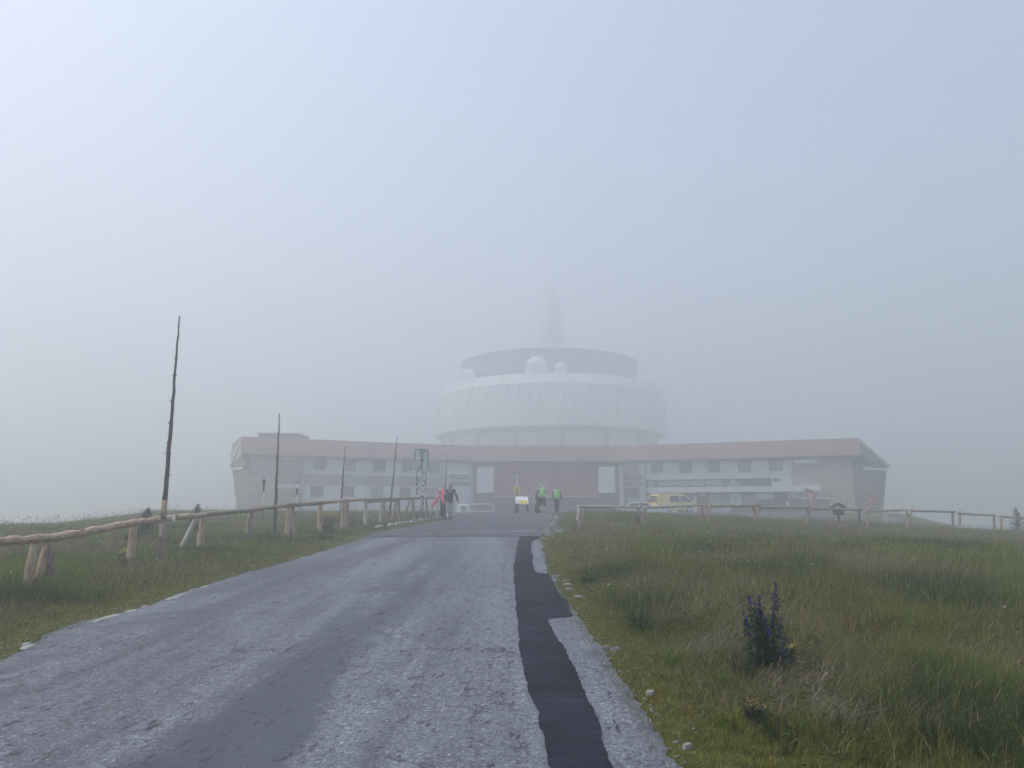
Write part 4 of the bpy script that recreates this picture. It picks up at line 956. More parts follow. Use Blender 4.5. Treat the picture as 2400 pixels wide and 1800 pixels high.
MB().box((a.x + .05, d - .168, a.z + .05), (b_.x - .05, d - .161, a.z + .09)).build('print', 'frame_dark', wp)
MB().box((b_.x, d - .158, a.z + .04), (p.x - .02, d - .142, b_.z - .04)).build('bracket', 'dark_timber', wp)
# white tubular barrier
d = 60.0
A, B = at(1098.5, 1181.5, d), at(1155.5, 1181.5, d); g = gz((A.x + B.x) / 2, d)
br = thing('tubular_barrier', 'low white tubular barrier left of the red entrance', 'barrier', ((A.x + B.x) / 2, d, g))
MB().tube([(A.x, d, g - .05), (A.x, d, A.z - .12), (A.x + .04, d, A.z - .03), (A.x + .14, d, A.z), (B.x - .14, d, B.z), (B.x - .04, d, B.z - .03), (B.x, d, B.z - .12), (B.x, d, g - .05)], .035, 8).build('hoop', 'white_paint', br, smooth_=True)
MB().tube([(A.x, d, g + .12), (B.x, d, g + .12)], .025, 8).build('lower_bar', 'white_paint', br)
# white fan unit on the verge
d = 46.5
p = at(1084, 1203, d); g = gz(p.x, d); fu = thing('fan_unit', 'white box unit with a round fan behind the walkers', 'fan unit', (p.x, d, g), rotz=0.0)
hw = .33; MB().box((p.x - hw, d - .15, g + .02), (p.x + hw, d + .2, g + .56)).bevelled('casing', 'white_paint', fu, .05, 3)
mb = MB(); mb.tube([(p.x + .07, d - .151, g + .29), (p.x + .07, d - .165, g + .29)], .20, 24); mb.build('fan_opening', 'grey_paint', fu)
mb = MB()
for k in range(5):
    a = k * 2 * math.pi / 5; mb.prism([(p.x + .07 + .03 * math.cos(a), d - .166, g + .29 + .03 * math.sin(a)), (p.x + .07 + .17 * math.cos(a), d - .166, g + .29 + .17 * math.sin(a)), (p.x + .07 + .17 * math.cos(a + .6), d - .166, g + .29 + .17 * math.sin(a + .6))], (0, -.008, 0))
mb.build('fan_blades', 'steel', fu)
for s in (-1, 1): MB().box((p.x + s * .22 - .05, d - .15, g - .04), (p.x + s * .22 + .05, d + .2, g + .018)).build('foot', 'frame_dark', fu)

# wooden box with gabled roof behind the right fence
d = 40.5
p = at(1965, 1207, d); g = gz(p.x, d); wb = thing('wooden_box', 'small dark wooden box with a gabled shingle roof behind the right fence', 'box', (p.x, d, g))
z0, z1, z2 = at(1965, 1206.5, d).z, at(1965, 1190, d).z, at(1965, 1180, d).z; hw = .22
MB().box((p.x - hw, d - .2, z0), (p.x + hw, d + .2, z1)).bevelled('body', 'dark_timber', wb, .01, 1)
MB().tube([(p.x, d, g - .1), (p.x, d, z0)], .06, 8).build('post', 'dark_timber', wb)
MB().prism([(p.x - hw * 1.45, d - .28, z1 - .02), (p.x, d - .28, z2 - .03), (p.x + hw * 1.45, d - .28, z1 - .02), (p.x + hw * 1.5, d - .28, z1 + .04), (p.x, d - .28, z2 + .03), (p.x - hw * 1.5, d - .28, z1 + .04)], (0, .56, 0)).build('roof', 'dark_timber', wb)
MB().box((p.x - .13, d - .206, z0 + .1), (p.x + .13, d - .201, z0 + .28)).build('plate', 'frame_dark', wb)

# low utility box far right
d = 62.0
p = at(2092, 1209, d); g = gz(p.x, d); ub = thing('utility_box', 'low grey utility box on the slope beyond the right building end', 'box', (p.x, d, g))
MB().box((p.x - .6, d - .4, g - .2), (p.x + .6, d + .4, at(2092, 1207, d).z)).bevelled('body', 'concrete', ub, .04, 2)
MB().box((p.x - .66, d - .46, at(2092, 1207, d).z + .002), (p.x + .66, d + .46, at(2092, 1207, d).z + .1)).build('lid', 'concrete', ub)
# feather flags
def flag(px0, py0, px1, py1, d, wpx, label, dirx):
    top = at(px0, py0, d); x = (px1 - CX) / 1780 * d; bot = Vector((x, d, gz(x, d)))
    t = thing('feather_flag', label, 'flag', bot, 'red and white feather flags')
    ax = top - bot; n = 12; pole = [bot + ax * (i / n) + Vector((dirx * .25 * (i / n) ** 3, 0, 0)) for i in range(n + 1)]
    MB().tube(pole, .03, 6).build('pole', 'grey_paint', t)
    wd_ = wpx / 1775 * d; vs = []; fs = []
    for i in range(4, n + 1):
        f = (i - 4) / (n - 4); ww = wd_ * (.35 + .65 * min(1, f * 1.7)) * (1 if f < .8 else 1 - (f - .8) * 3.2)
        for j in range(5):
            vs.append(pole[i] + Vector((dirx * ww * j / 4, .10 * math.sin(j * 1.3 + i * .6), -.12 * j / 4)))
    k = n - 3
    for i in range(k - 1):
        for j in range(4): fs.append((i * 5 + j, i * 5 + j + 1, (i + 1) * 5 + j + 1, (i + 1) * 5 + j))
    o = MB().add(vs, fs).build('cloth', 'flag_red', t, recalc=False); md = o.modifiers.new('t', 'SOLIDIFY'); md.thickness = .01
    mb = MB()        # big pale brush strokes on the cloth
    for i in range(1, k - 1):
        if i % 2 == 0 and i > 4: continue
        a, b, c, e = vs[i * 5 + 1], vs[i * 5 + 3], vs[(i + 1) * 5 + 3], vs[(i + 1) * 5 + 1]
        m1 = a.lerp(e, .25); m2 = b.lerp(c, .25); m3 = b.lerp(c, .75); m4 = a.lerp(e, .75)
        mb.prism([m1 + Vector((0, -.015, 0)), m2 + Vector((0, -.015, 0)), m3 + Vector((0, -.015, 0)), m4 + Vector((0, -.015, 0))], (0, -.006, 0))
    mb.build('print', 'flag_white', t)
flag(1880, 1142, 1908, 1190, 70, 22, 'wide red and white banner flag left of the wooden box', 1)
flag(2044, 1152, 2012, 1195, 62, -16, 'narrow red and white feather flag leaning right before the dark end wall', -1)

# ------------------------------------------------------------------ vehicles
def wheel(parent, c, r, w):
    t = MB().tube([c + Vector((0, -w / 2, 0)), c + Vector((0, -w / 2 + .03, 0)), c + Vector((0, w / 2 - .03, 0)), c + Vector((0, w / 2, 0))], [r * .93, r, r, r * .93], 24).build('wheel', 'tyre', parent, world=False)
    s = -1 if c.y < 0 else 1
    MB().tube([c + Vector((0, s * w / 2, 0)), c + Vector((0, s * (w / 2 + .012), 0))], r * .62, 20).build('rim', 'silver_paint', t, world=False)
def body_from_profile(prof_, width, tuck, zbelt):
    """side profile (x, z) ring, extruded in y with the glasshouse leaning in"""
    vs = []; n = len(prof_)
    for s in (-1, 1):
        for (x, z) in prof_:
            k = 1 - tuck * max(0, (z - zbelt)); vs.append((x, s * width / 2 * k, z))
    return MB().add(vs, [tuple(range(n)), tuple(range(2 * n - 1, n - 1, -1))] + [(i, i + n, (i + 1) % n + n, (i + 1) % n) for i in range(n)])
def side_pane(name, poly, width, tuck, zbelt, s, parent, mat='car_glass'):
    vs = []
    for (x, z) in poly: vs.append(Vector((x, s * (width / 2 * (1 - tuck * max(0, z - zbelt)) + .006), z)))
    return MB().prism(vs, (0, s * .012, 0)).build(name, mat, parent, world=False)
# yellow van: x forward, z up, local; y<0 is its right side... seen from the left rear
d = 80.0; pc = at(1576, 1200, d); gv = gz(pc.x, d)
van = thing('parked_van', 'bright yellow van parked behind the right fence, facing away to the right', 'van', (pc.x, d, gv + 0.0), rotz=math.radians(22))
vp = [(-2.40, .38), (-2.44, .60), (-2.40, 1.02), (-2.22, 1.80), (-2.06, 1.93), (-1.2, 1.97), (.6, 1.96), (1.10, 1.88), (1.45, 1.62), (1.86, 1.16), (2.38, 1.0), (2.46, .78), (2.46, .42), (2.30, .30), (1.90, .28), (1.86, .48), (1.74, .66), (1.52, .74), (1.30, .66), (1.18, .48), (1.14, .28), (-1.08, .28), (-1.12, .48), (-1.24, .66), (-1.46, .74), (-1.68, .66), (-1.80, .48), (-1.84, .28)]
VW, VT, VB = 1.9, .13, 1.05
body_from_profile(vp, VW, VT, VB).bevelled('body', 'van_yellow', van, .05, 3, world=False)
for s in (-1, 1):
    side_pane('window', [(-.86, 1.13), (.32, 1.13), (.30, 1.72), (-.82, 1.74)], VW, VT, VB, s, van); side_pane('window', [(.46, 1.13), (1.62, 1.13), (1.30, 1.62), (1.10, 1.72), (.44, 1.72)], VW, VT, VB, s, van)
    for x in (.30, .52): MB().box((x - .09, s * (VW / 2 + .005) - .015, .96), (x + .09, s * (VW / 2 + .005) + .015, 1.0)).build('door_handle', 'black_paint', van, world=False)
    MB().box((-2.47, s * .78 - .07, .95), (-2.40, s * .78 + .07, 1.45)).build('tail_light', 'lamp_red', van, world=False)
    MB().box((2.40, s * .72 - .15, .72), (2.475, s * .72 + .15, .92)).build('headlight', 'silver_paint', van, world=False)
    MB().box((1.42, s * 1.02 - .06, 1.15), (1.55, s * 1.02 + .06, 1.36)).bevelled('mirror', 'black_paint', van, .02, 2, world=False)
    wheel(van, Vector((1.52, s * .83, .33)), .33, .22); wheel(van, Vector((-1.46, s * .83, .33)), .33, .22)
MB().prism([(-2.412, -.72, 1.12), (-2.412, .72, 1.12), (-2.25, .66, 1.78), (-2.25, -.66, 1.78)], (-.02, 0, .004)).build('rear_window', 'car_glass', van, world=False)
MB().prism([(1.88, -.74, 1.17), (1.88, .74, 1.17), (1.50, .66, 1.60), (1.50, -.66, 1.60)], (.015, 0, .014)).build('windscreen', 'car_glass', van, world=False)
MB().box((-2.50, -.9, .36), (-2.42, .9, .56)).bevelled('bumper', 'van_yellow', van, .03, 2, world=False)
MB().box((-2.465, -.26, .66), (-2.445, .26, .78)).build('number_plate', 'white_paint', van, world=False)
# silver car in the sunk bay
d = 66.0; pc = at(1503, 1200, d); gv = gz(pc.x, d) + .03
car = thing('parked_car', 'silver car parked left of the yellow van, only its roof showing over the grass', 'car', (pc.x, d, gv), rotz=math.radians(4))
cp = [(-2.1, .35), (-2.14, .62), (-2.05, .92), (-1.75, .98), (-1.15, 1.38), (-.4, 1.46), (.35, 1.40), (1.10, .98), (1.85, .82), (2.12, .62), (2.12, .34), (1.72, .26), (1.66, .46), (1.5, .58), (1.32, .62), (1.14, .58), (.98, .46), (.92, .26), (-.88, .26), (-.94, .46), (-1.1, .58), (-1.28, .62), (-1.46, .58), (-1.62, .46), (-1.68, .26)]
CW, CT, CB = 1.76, .24, .9
body_from_profile(cp, CW, CT, CB).bevelled('body', 'silver_paint', car, .04, 3, world=False)
for s in (-1, 1):
    side_pane('window', [(-1.45, 1.0), (-.42, 1.0), (-.40, 1.37), (-1.05, 1.31)], CW, CT, CB, s, car); side_pane('window', [(-.32, 1.0), (.88, 1.0), (.30, 1.33), (-.30, 1.38)], CW, CT, CB, s, car)
    MB().box((2.04, s * .62 - .16, .60), (2.135, s * .62 + .16, .74)).build('headlight', 'cloth_white', car, world=False)
    MB().box((-2.15, s * .66 - .12, .68), (-2.09, s * .66 + .12, .86)).build('tail_light', 'lamp_red', car, world=False)
    MB().box((.78, s * .95 - .07, .98), (.92, s * .95 + .07, 1.1)).bevelled('mirror', 'silver_paint', car, .02, 2, world=False)
    wheel(car, Vector((1.32, s * .77, .30)), .30, .20); wheel(car, Vector((-1.28, s * .77, .30)), .30, .20)
MB().prism([(1.06, -.70, 1.02), (1.06, .70, 1.02), (.42, .60, 1.37), (.42, -.60, 1.37)], (.012, 0, .018)).build('windscreen', 'car_glass', car, world=False)
MB().prism([(-1.72, -.68, 1.02), (-1.72, .68, 1.02), (-1.20, .60, 1.36), (-1.20, -.60, 1.36)], (-.012, 0, .016)).build('rear_window', 'car_glass', car, world=False)

# ------------------------------------------------------------------ people
def bake(mb, name, mat, parent, voxel, smooth_it=3):
    me = mb.mesh('t', recalc=True); o = bpy.data.objects.new('t', me); COL.objects.link(o)
    r = o.modifiers.new('r', 'REMESH'); r.mode = 'VOXEL'; r.voxel_size = voxel
    s = o.modifiers.new('s', 'SMOOTH'); s.iterations = smooth_it; s.factor = .4
    dg = bpy.context.evaluated_depsgraph_get(); nm = bpy.data.meshes.new_from_object(o.evaluated_get(dg)); bpy.data.objects.remove(o)
    nm.name = name; nm.materials.clear(); nm.materials.append(M[mat]); nm.polygons.foreach_set('use_smooth', [True] * len(nm.polygons))
    q = bpy.data.objects.new(name, nm); COL.objects.link(q); q.parent = parent; return q
def person(label, loc, rotz, J, top, legs, shoes, hair, group, shorts=None, cap=None, long_top=0.0, arm_cover=True):
    """local frame: faces -y, x to the image right when facing the camera. J: joints"""
    t = thing('person', label, 'person', loc, group, rotz)
    V = Vector; mb = MB(); H = J['head']; nk = J['neck']; ch = J['chest']; pv = J['pelvis']
    hd = J.get('headrot', Matrix.Identity(3))
    def h(x, y, z): return H + hd @ V((x, y, z))
    mb.sphere(h(0, .012, .03), (.074, .092, .098), 14, 10); mb.sphere(h(0, -.03, -.045), (.056, .058, .062), 12, 8); mb.capsule(h(0, -.088, .0), .010, h(0, -.104, -.026), .014, 8)
    for s in (-1, 1): mb.sphere(h(s * .076, .015, -.005), (.012, .022, .032), 8, 6)
    mb.capsule(nk + V((0, .005, -.03)), .058, H + V((0, .015, -.04)), .052)
    mb.sphere(ch, (.150, .105, .17), 14, 10); mb.capsule(ch, .125, pv, .13); mb.sphere(pv, (.160, .115, .12), 14, 8)
    for s, k in ((-1, 'R'), (1, 'L')):
        sh, el, wr = J['sh' + k], J['el' + k], J['wr' + k]; hp, kn, an = J['hip' + k], J['kn' + k], J['an' + k]
        mb.capsule(nk + V((0, .01, -.05)), .055, sh, .055); mb.capsule(sh, .052, el, .040); mb.capsule(el, .040, wr, .028)
        mb.capsule(hp, .088, kn, .058); mb.capsule(kn, .057, kn.lerp(an, .35), .056); mb.capsule(kn.lerp(an, .35), .055, an, .036); toe = J.get('toe' + k, V((0, -.16, -.03)))
        mb.capsule(an + V((0, .03, -.045)), .034, an + toe * .85 + V((0, 0, -.02)), .028)
        dr = (wr - el).normalized(); side = dr.cross(V((0, 1, 0))).normalized(); nrm = V((0, 1, 0))
        palm = wr + dr * .055; mb.capsule(wr, .024, wr + dr * .03, .03); mb.sphere(palm, (.034, .022, .045), 10, 8, dr.to_track_quat('Z', 'Y').to_matrix())
        for i, (o_, l_) in enumerate(((-.027, .062), (-.009, .074), (.009, .070), (.027, .054))):
            b0 = wr + dr * .088 + side * o_; b1 = b0 + dr * l_ * .55 + nrm * -.006; b2 = b1 + dr * l_ * .45 + nrm * -.020
            mb.capsule(b0, .0095, b1, .0088, 7); mb.capsule(b1, .0088, b2, .0078, 7)
        th0 = wr + dr * .035 + nrm * -.02; th1 = th0 + dr * .03 - nrm * .022; mb.capsule(th0, .012, th1, .011, 7); mb.capsule(th1, .011, th1 + dr * .032 - nrm * .006, .009, 7)
    body = bake(mb, 'body', 'skin', t, .0105, 2)
    for s in (-1, 1): MB().sphere(h(s * .030, -.074, .012), (.011, .008, .007), 8, 6).build('eye', 'hair_dark', t, world=False)
    MB().sphere(h(0, -.088, -.055), (.022, .008, .006), 8, 6).build('mouth', 'door_red', t, world=False)
    mb = MB(); mb.sphere(h(0, .030, .052), (.086, .098, .092), 14, 9); mb.sphere(h(0, .075, -.005), (.075, .05, .09), 12, 8)
    for s in (-1, 1): mb.capsule(h(s * .07, .02, .04), .022, h(s * .074, .03, -.06), .018)
    if hair == 'bun': mb.sphere(h(0, .13, .04), .045, 10, 8)
    bake(mb, 'hair', 'hair_dark', t, .014, 3)
    if cap:
        mb = MB(); mb.sphere(h(0, .02, .075), (.098, .110, .075), 14, 8); mb.sphere(h(0, -.09, .055), (.07, .07, .014), 12, 6); bake(mb, 'cap', cap, t, .012, 2)
    # top
    mb = MB(); mb.sphere(ch, (.175, .130, .19), 14, 10); mb.capsule(ch, .150, pv + V((0, 0, .02 - long_top)), .160); mb.sphere(pv + V((0, 0, -long_top)), (.185, .140, .09), 14, 8)
    mb.capsule(nk + V((0, 0, -.03)), .072, nk + V((0, -.005, .005)), .066)
    for k in 'RL':
        sh, el, wr = J['sh' + k], J['el' + k], J['wr' + k]
        mb.capsule(nk + V((0, .01, -.06)), .070, sh, .072); mb.capsule(sh, .070, el, .056)
        if arm_cover: mb.capsule(el, .056, el.lerp(wr, .92), .044)
    bake(mb, 'top', top, t, .016, 3)
    # legs
    mb = MB(); mb.sphere(pv + V((0, 0, -.02)), (.178, .135, .13), 14, 8)
    for k in 'RL':
        hp, kn, an = J['hip' + k], J['kn' + k], J['an' + k]
        if shorts: mb.capsule(hp, .118, hp.lerp(kn, 1.05), .098)
        else: mb.capsule(hp, .108, kn, .084); mb.capsule(kn, .084, kn.lerp(an, .93), .066)
    bake(mb, 'trousers' if not shorts else 'shorts', legs, t, .016, 2)
    for k in 'RL':
        an, kn = J['an' + k], J['kn' + k]; toe = J.get('toe' + k, V((0, -.16, -.03))); mb = MB()
        mb.capsule(an + V((0, .045, -.05)), .045, an + toe + V((0, 0, -.02)), .038); mb.capsule(an + V((0, .01, -.04)), .046, an + V((0, .005, .03)), .046)
        bake(mb, 'shoe', shoes, t, .013, 2)
        if shorts: MB().tube([an + V((0, .004, .03)), kn.lerp(an, .62)], [.046, .056], 10).build('sock', 'sock_grey', t, world=False, smooth_=True)
    return t
V = Vector
def joints(h=1.66, **kw):
    k = h / 1.70
    J = dict(head=V((0, -.01, 1.585)), neck=V((0, .01, 1.46)), chest=V((0, .01, 1.26)), pelvis=V((0, .01, .96)),
             shR=V((-.18, .01, 1.39)), shL=V((.18, .01, 1.39)), elR=V((-.25, .03, 1.12)), elL=V((.25, .03, 1.12)), wrR=V((-.27, -.05, .88)), wrL=V((.27, -.05, .88)),
             hipR=V((-.09, .01, .92)), hipL=V((.09, .01, .92)), knR=V((-.10, -.02, .50)), knL=V((.10, -.02, .50)), anR=V((-.10, .02, .10)), anL=V((.10, .02, .10)))
    J.update(kw)
    for n in J:
        if isinstance(J[n], Vector): J[n] = J[n] * k
    return J
def band(parent, p0, p1, f, r, mat, name='stripe', w=.012):
    a = p0.lerp(p1, f); dr = (p1 - p0).normalized(); MB().tube([a - dr * w, a + dr * w], r, 14).build(name, mat, parent, world=False)
# front walker
dA = 35.0; x = at(1054, 1222, dA).x
JA = joints(1.68, elL=V((.29, .03, 1.14)), wrL=V((.37, -.02, .90)), elR=V((-.23, .0, 1.13)), wrR=V((-.20, -.10, .90)), knR=V((-.10, -.10, .52)), anR=V((-.11, -.04, .11)), knL=V((.08, -.03, .50)), anL=V((.08, .12, .13)))
pa = person('person in black sweater with white arm stripes and patterned trousers walking this way', (x, dA, float(prof(dA)) + .02), 0.05, JA, 'knit_black', 'patterned_trousers', 'boot', 'short', 'walkers on the road', long_top=.06)
for s in 'RL':
    for f in (.45, .62): band(pa, JA['sh' + s], JA['el' + s], f, .072 - .012 * f + .004, 'cloth_white')
kA = 1.68 / 1.7
for (x0, x1) in ((-.07, .05), (.06, -.05)):
    MB().capsule(V((x0, -.115, 1.44)) * kA, .011, V((x1, -.142, 1.32)) * kA, .011, 6).build('neck_cord', 'cloth_white', pa, world=False)
# walker behind in pink
dB = 35.7; x = at(1040, 1220, dB).x
JB = joints(1.66, elR=V((-.30, .03, 1.16)), wrR=V((-.36, -.03, .93)), knL=V((.10, -.09, .52)), anL=V((.10, -.02, .11)), anR=V((-.09, .12, .13)))
pb_ = person('person in pink-red jacket and dark trousers walking half hidden behind the other', (x, dB, float(prof(dB)) + .02), -0.05, JB, 'jacket_pink', 'cloth_navy', 'boot', 'short', 'walkers on the road', long_top=.10)
for f in (.55, .70): band(pb_, JB['shR'], JB['elR'], f, .070, 'cloth_white')
band(pb_, JB['shR'], JB['elR'], .2, .075, 'knit_black', 'shoulder_patch', .03)
# pink jacket carried on the arm, swinging out
w0 = V((x, dB, float(prof(dB)) + .02)) + V(JB['wrR']); mb = MB()
pts = [w0 + V(q) for q in ((.10, .0, .20), (.02, -.02, .10), (-.06, -.03, -.03), (-.13, -.03, -.17), (-.17, -.02, -.27))]
vs = []; n = 12
for i, p in enumerate(pts):
    wx = [.06, .10, .12, .13, .10][i]
    for k in range(n):
        a = 2 * math.pi * k / n; f = 1 + .25 * math.sin(3 * a + i); vs.append(p + V((wx * math.cos(a) * f, .05 * math.sin(a) * f, wx * .45 * math.cos(a))))
mb.add(vs, [(i * n + k, i * n + (k + 1) % n, (i + 1) * n + (k + 1) % n, (i + 1) * n + k) for i in range(4) for k in range(n)] + [tuple(range(n)), tuple(range(5 * n - 1, 4 * n - 1, -1))])
cj = mb.build('carried_jacket', 'jacket_pink', smooth_=True); setp(cj, 'pink jacket hanging from the arm of the walker behind', 'jacket')
# hikers from behind
def backpack(p, loc, rotz, kscale, label, pole=False):
    t = thing('backpack', label, 'backpack', loc, 'green covered backpacks', rotz)
    z0 = .93 * kscale; h_ = .62 * kscale
    mb = MB(); mb.sphere((0, .27, z0 + h_ * .42), (.20, .15, h_ * .5), 14, 10); mb.sphere((0, .25, z0 + h_ * .78), (.185, .14, h_ * .28), 14, 8); mb.sphere((0, .27, z0 + .12), (.19, .14, .14), 12, 8)
    bake(mb, 'rain_cover', 'cover_green', t, .02, 4)
    for s in (-1, 1): MB().tube([(s * .11, .15, z0 + h_ * .8), (s * .12, .0, z0 + h_ * .84), (s * .13, -.12, z0 + h_ * .62), (s * .14, -.10, z0 + h_ * .3), (s * .13, .1, z0 + .05)], .022, 6).build('strap', 'cloth_dark', t, world=False)
    if pole: MB().tube([(-.23, .26, z0 + .02), (-.235, .24, z0 + h_ + .36)], [.012, .017], 8).build('trekking_pole', 'cloth_white', t, world=False)
dC = 48.6; x = at(1272, 1200, dC).x; zC = gz(x, dC) + .035
JC = joints(1.74, head=V((.06, -.06, 1.60)), elR=V((-.24, -.12, 1.22)), wrR=V((-.14, -.24, 1.42)), elL=V((.30, -.08, 1.22)), wrL=V((.30, -.22, 1.40)), knR=V((-.10, -.02, .50)), knL=V((.12, -.10, .52)), anL=V((.13, .06, .14)), anR=V((-.10, .0, .10)))
person('hiker in white cap and dark knee-length shorts seen from behind', (x, dC, zC), math.pi, JC, 'cloth_dark', 'cloth_dark', 'boot', 'short', 'hikers at the top of the road', shorts=True, cap='cloth_white')
backpack(None, (x, dC, zC), math.pi, 1.02, 'green covered backpack with a pale pole, worn by the hiker in shorts', True)
dD = 47.5; x = at(1305, 1203, dD).x; zD = gz(x, dD) + .035
JD = joints(1.66, head=V((0, -.20, 1.46)), neck=V((0, -.10, 1.38)), chest=V((0, -.05, 1.22)), shR=V((-.18, -.07, 1.33)), shL=V((.18, -.07, 1.33)), elL=V((.27, -.05, 1.06)), elR=V((-.27, -.03, 1.06)), wrL=V((.30, -.16, .86)), wrR=V((-.29, -.12, .84)), knR=V((-.07, -.04, .50)), knL=V((.08, -.06, .50)), anL=V((.07, .05, .12)), anR=V((-.06, .0, .10)))
person('hiker in dark trousers bent forward under a green pack, seen from behind', (x, dD, zD), math.pi, JD, 'cloth_dark', 'cloth_navy', 'boot', 'short', 'hikers at the top of the road')
backpack(None, (x, dD, zD), math.pi, .93, 'green covered backpack worn by the bent hiker on the right')

# ------------------------------------------------------------------ grass and meadow plants
def blade_mesh(xy, h, w, ang, lean, col, tipcol=None, z0=None, segs=2, face=None):
    """ribbons: base pair, mid pair, tip (5 vertices, 3 triangles) or base pair and tip"""
    n = len(xy); z = G(xy[:, 0], xy[:, 1]) - .01 if z0 is None else z0
    dirx, diry = np.cos(ang), np.sin(ang)
    fa = rng.uniform(0, 2 * np.pi, n) if face is None else face
    wx, wy = np.cos(fa) * w / 2, np.sin(fa) * w / 2
    def pt(t): return np.stack([xy[:, 0] + dirx * lean * h * t ** 2, xy[:, 1] + diry * lean * h * t ** 2, z + h * t * (1 - .35 * np.minimum(lean, 1.6) * t)], -1)
    off = np.stack([wx, wy, 0 * wx], -1)
    tip = col if tipcol is None else tipcol
    if segs == 2:
        p0, p1, p2 = pt(0), pt(.55), pt(1.0)
        co = np.stack([p0 - off, p0 + off, p1 - off * .8, p1 + off * .8, p2], 1).reshape(-1, 3)
        base = (np.arange(n) * 5)[:, None, None]; tri = (base + np.array([[0, 1, 3], [0, 3, 2], [2, 3, 4]])).reshape(-1, 3)
        mid = col * .5 + tip * .5; cc = np.stack([col, col, mid, mid, tip], 1).reshape(-1, 3)
    else:
        p0, p2 = pt(0), pt(1.0)
        co = np.stack([p0 - off, p0 + off, p2], 1).reshape(-1, 3); base = (np.arange(n) * 3)[:, None, None]
        tri = (base + np.array([[0, 1, 2]])).reshape(-1, 3); cc = np.stack([col, col, tip], 1).reshape(-1, 3)
    return co, tri, cc, pt(1.0)
class Acc:
    def __init__(s): s.co = []; s.tri = []; s.col = []; s.n = 0
    def add(s, co, tri, col): s.tri.append(tri + s.n); s.co.append(co); s.col.append(col); s.n += len(co)
    def build(s, name, mat, label):
        o = np_mesh(name, np.concatenate(s.co), np.concatenate(s.tri), np.concatenate(s.col), mat); setp(o, label, kind='stuff'); return o
GREEN = np.array([.100, .128, .016]); LUSH = np.array([.150, .195, .022]); DEEP = np.array([.034, .058, .015]); OLIVE = np.array([.165, .162, .028])
STRAW = np.array([.44, .36, .17]); MAUVE = np.array([.175, .132, .085]); GREY = np.array([.36, .32, .24]); YELL = np.array([.25, .215, .035])

def edge_dist(x, y): return np.where(y < YEND + 2, np.maximum(xl(y) - x, x - xr(y)), np.where((x > -16) & (x < 30), -1.0, 1.0))
def scatter(n, y0, y1, side, power=1.0):
    """points seen by the photo (plus a margin) on one side of the road, between two distances"""
    y = y0 + (y1 - y0) * rng.random(n) ** power
    if side > 0: a = xr(y) - .03; b = .80 * y + 2.5
    else: b = xl(y) + .03; a = -.80 * y - 2.5
    ok = b > a; x = a + (b - a) * rng.random(n)
    return np.stack([x, y], -1)[ok]
def density_pts(y0, y1, side, per_m2):
    ys = np.linspace(y0, y1, 30); wd_ = np.maximum(0, (.80 * ys + 2.5 - xr(ys)) if side > 0 else (xl(ys) + .80 * ys + 2.5)); area = float(wd_.mean() * (y1 - y0)); n = int(area * per_m2 * 1.5)
    y = y0 + (y1 - y0) * rng.random(n); wmax = wd_.max(); wl = np.interp(y, ys, wd_); keep = rng.random(n) * wmax < wl; y = y[keep]; y = y[:int(area * per_m2)]; wl = np.interp(y, ys, wd_)
    x = (xr(y) - .03 + wl * rng.random(len(y))) if side > 0 else (xl(y) + .03 - wl * rng.random(len(y)))
    return np.stack([x, y], -1)
def palette(x, y, ex):
    """species mix by place: lush, dry, mauve seed-grass and deep clumps in patches with shapes of their own"""
    n1 = vnoise(x, y, 2.3, 21) * .6 + vnoise(x, y, .7, 22) * .4; n2 = vnoise(x, y, 3.4, 31) * .6 + vnoise(x, y, 1.1, 32) * .4; n3 = vnoise(x, y, 1.5, 41)
    dry = smooth(.50, .72, n1); lush = smooth(.48, .68, n2) * (1 - dry); deep = smooth(.52, .75, n3) * (1 - .8 * dry)
    far_right = smooth(9, 18, x) * smooth(12, 26, y); mauve = np.clip(.22 * dry + .60 * far_right + .30 * smooth(20, 40, y) * smooth(.3, .7, n1), 0, 1)
    return dry, lush, deep, mauve
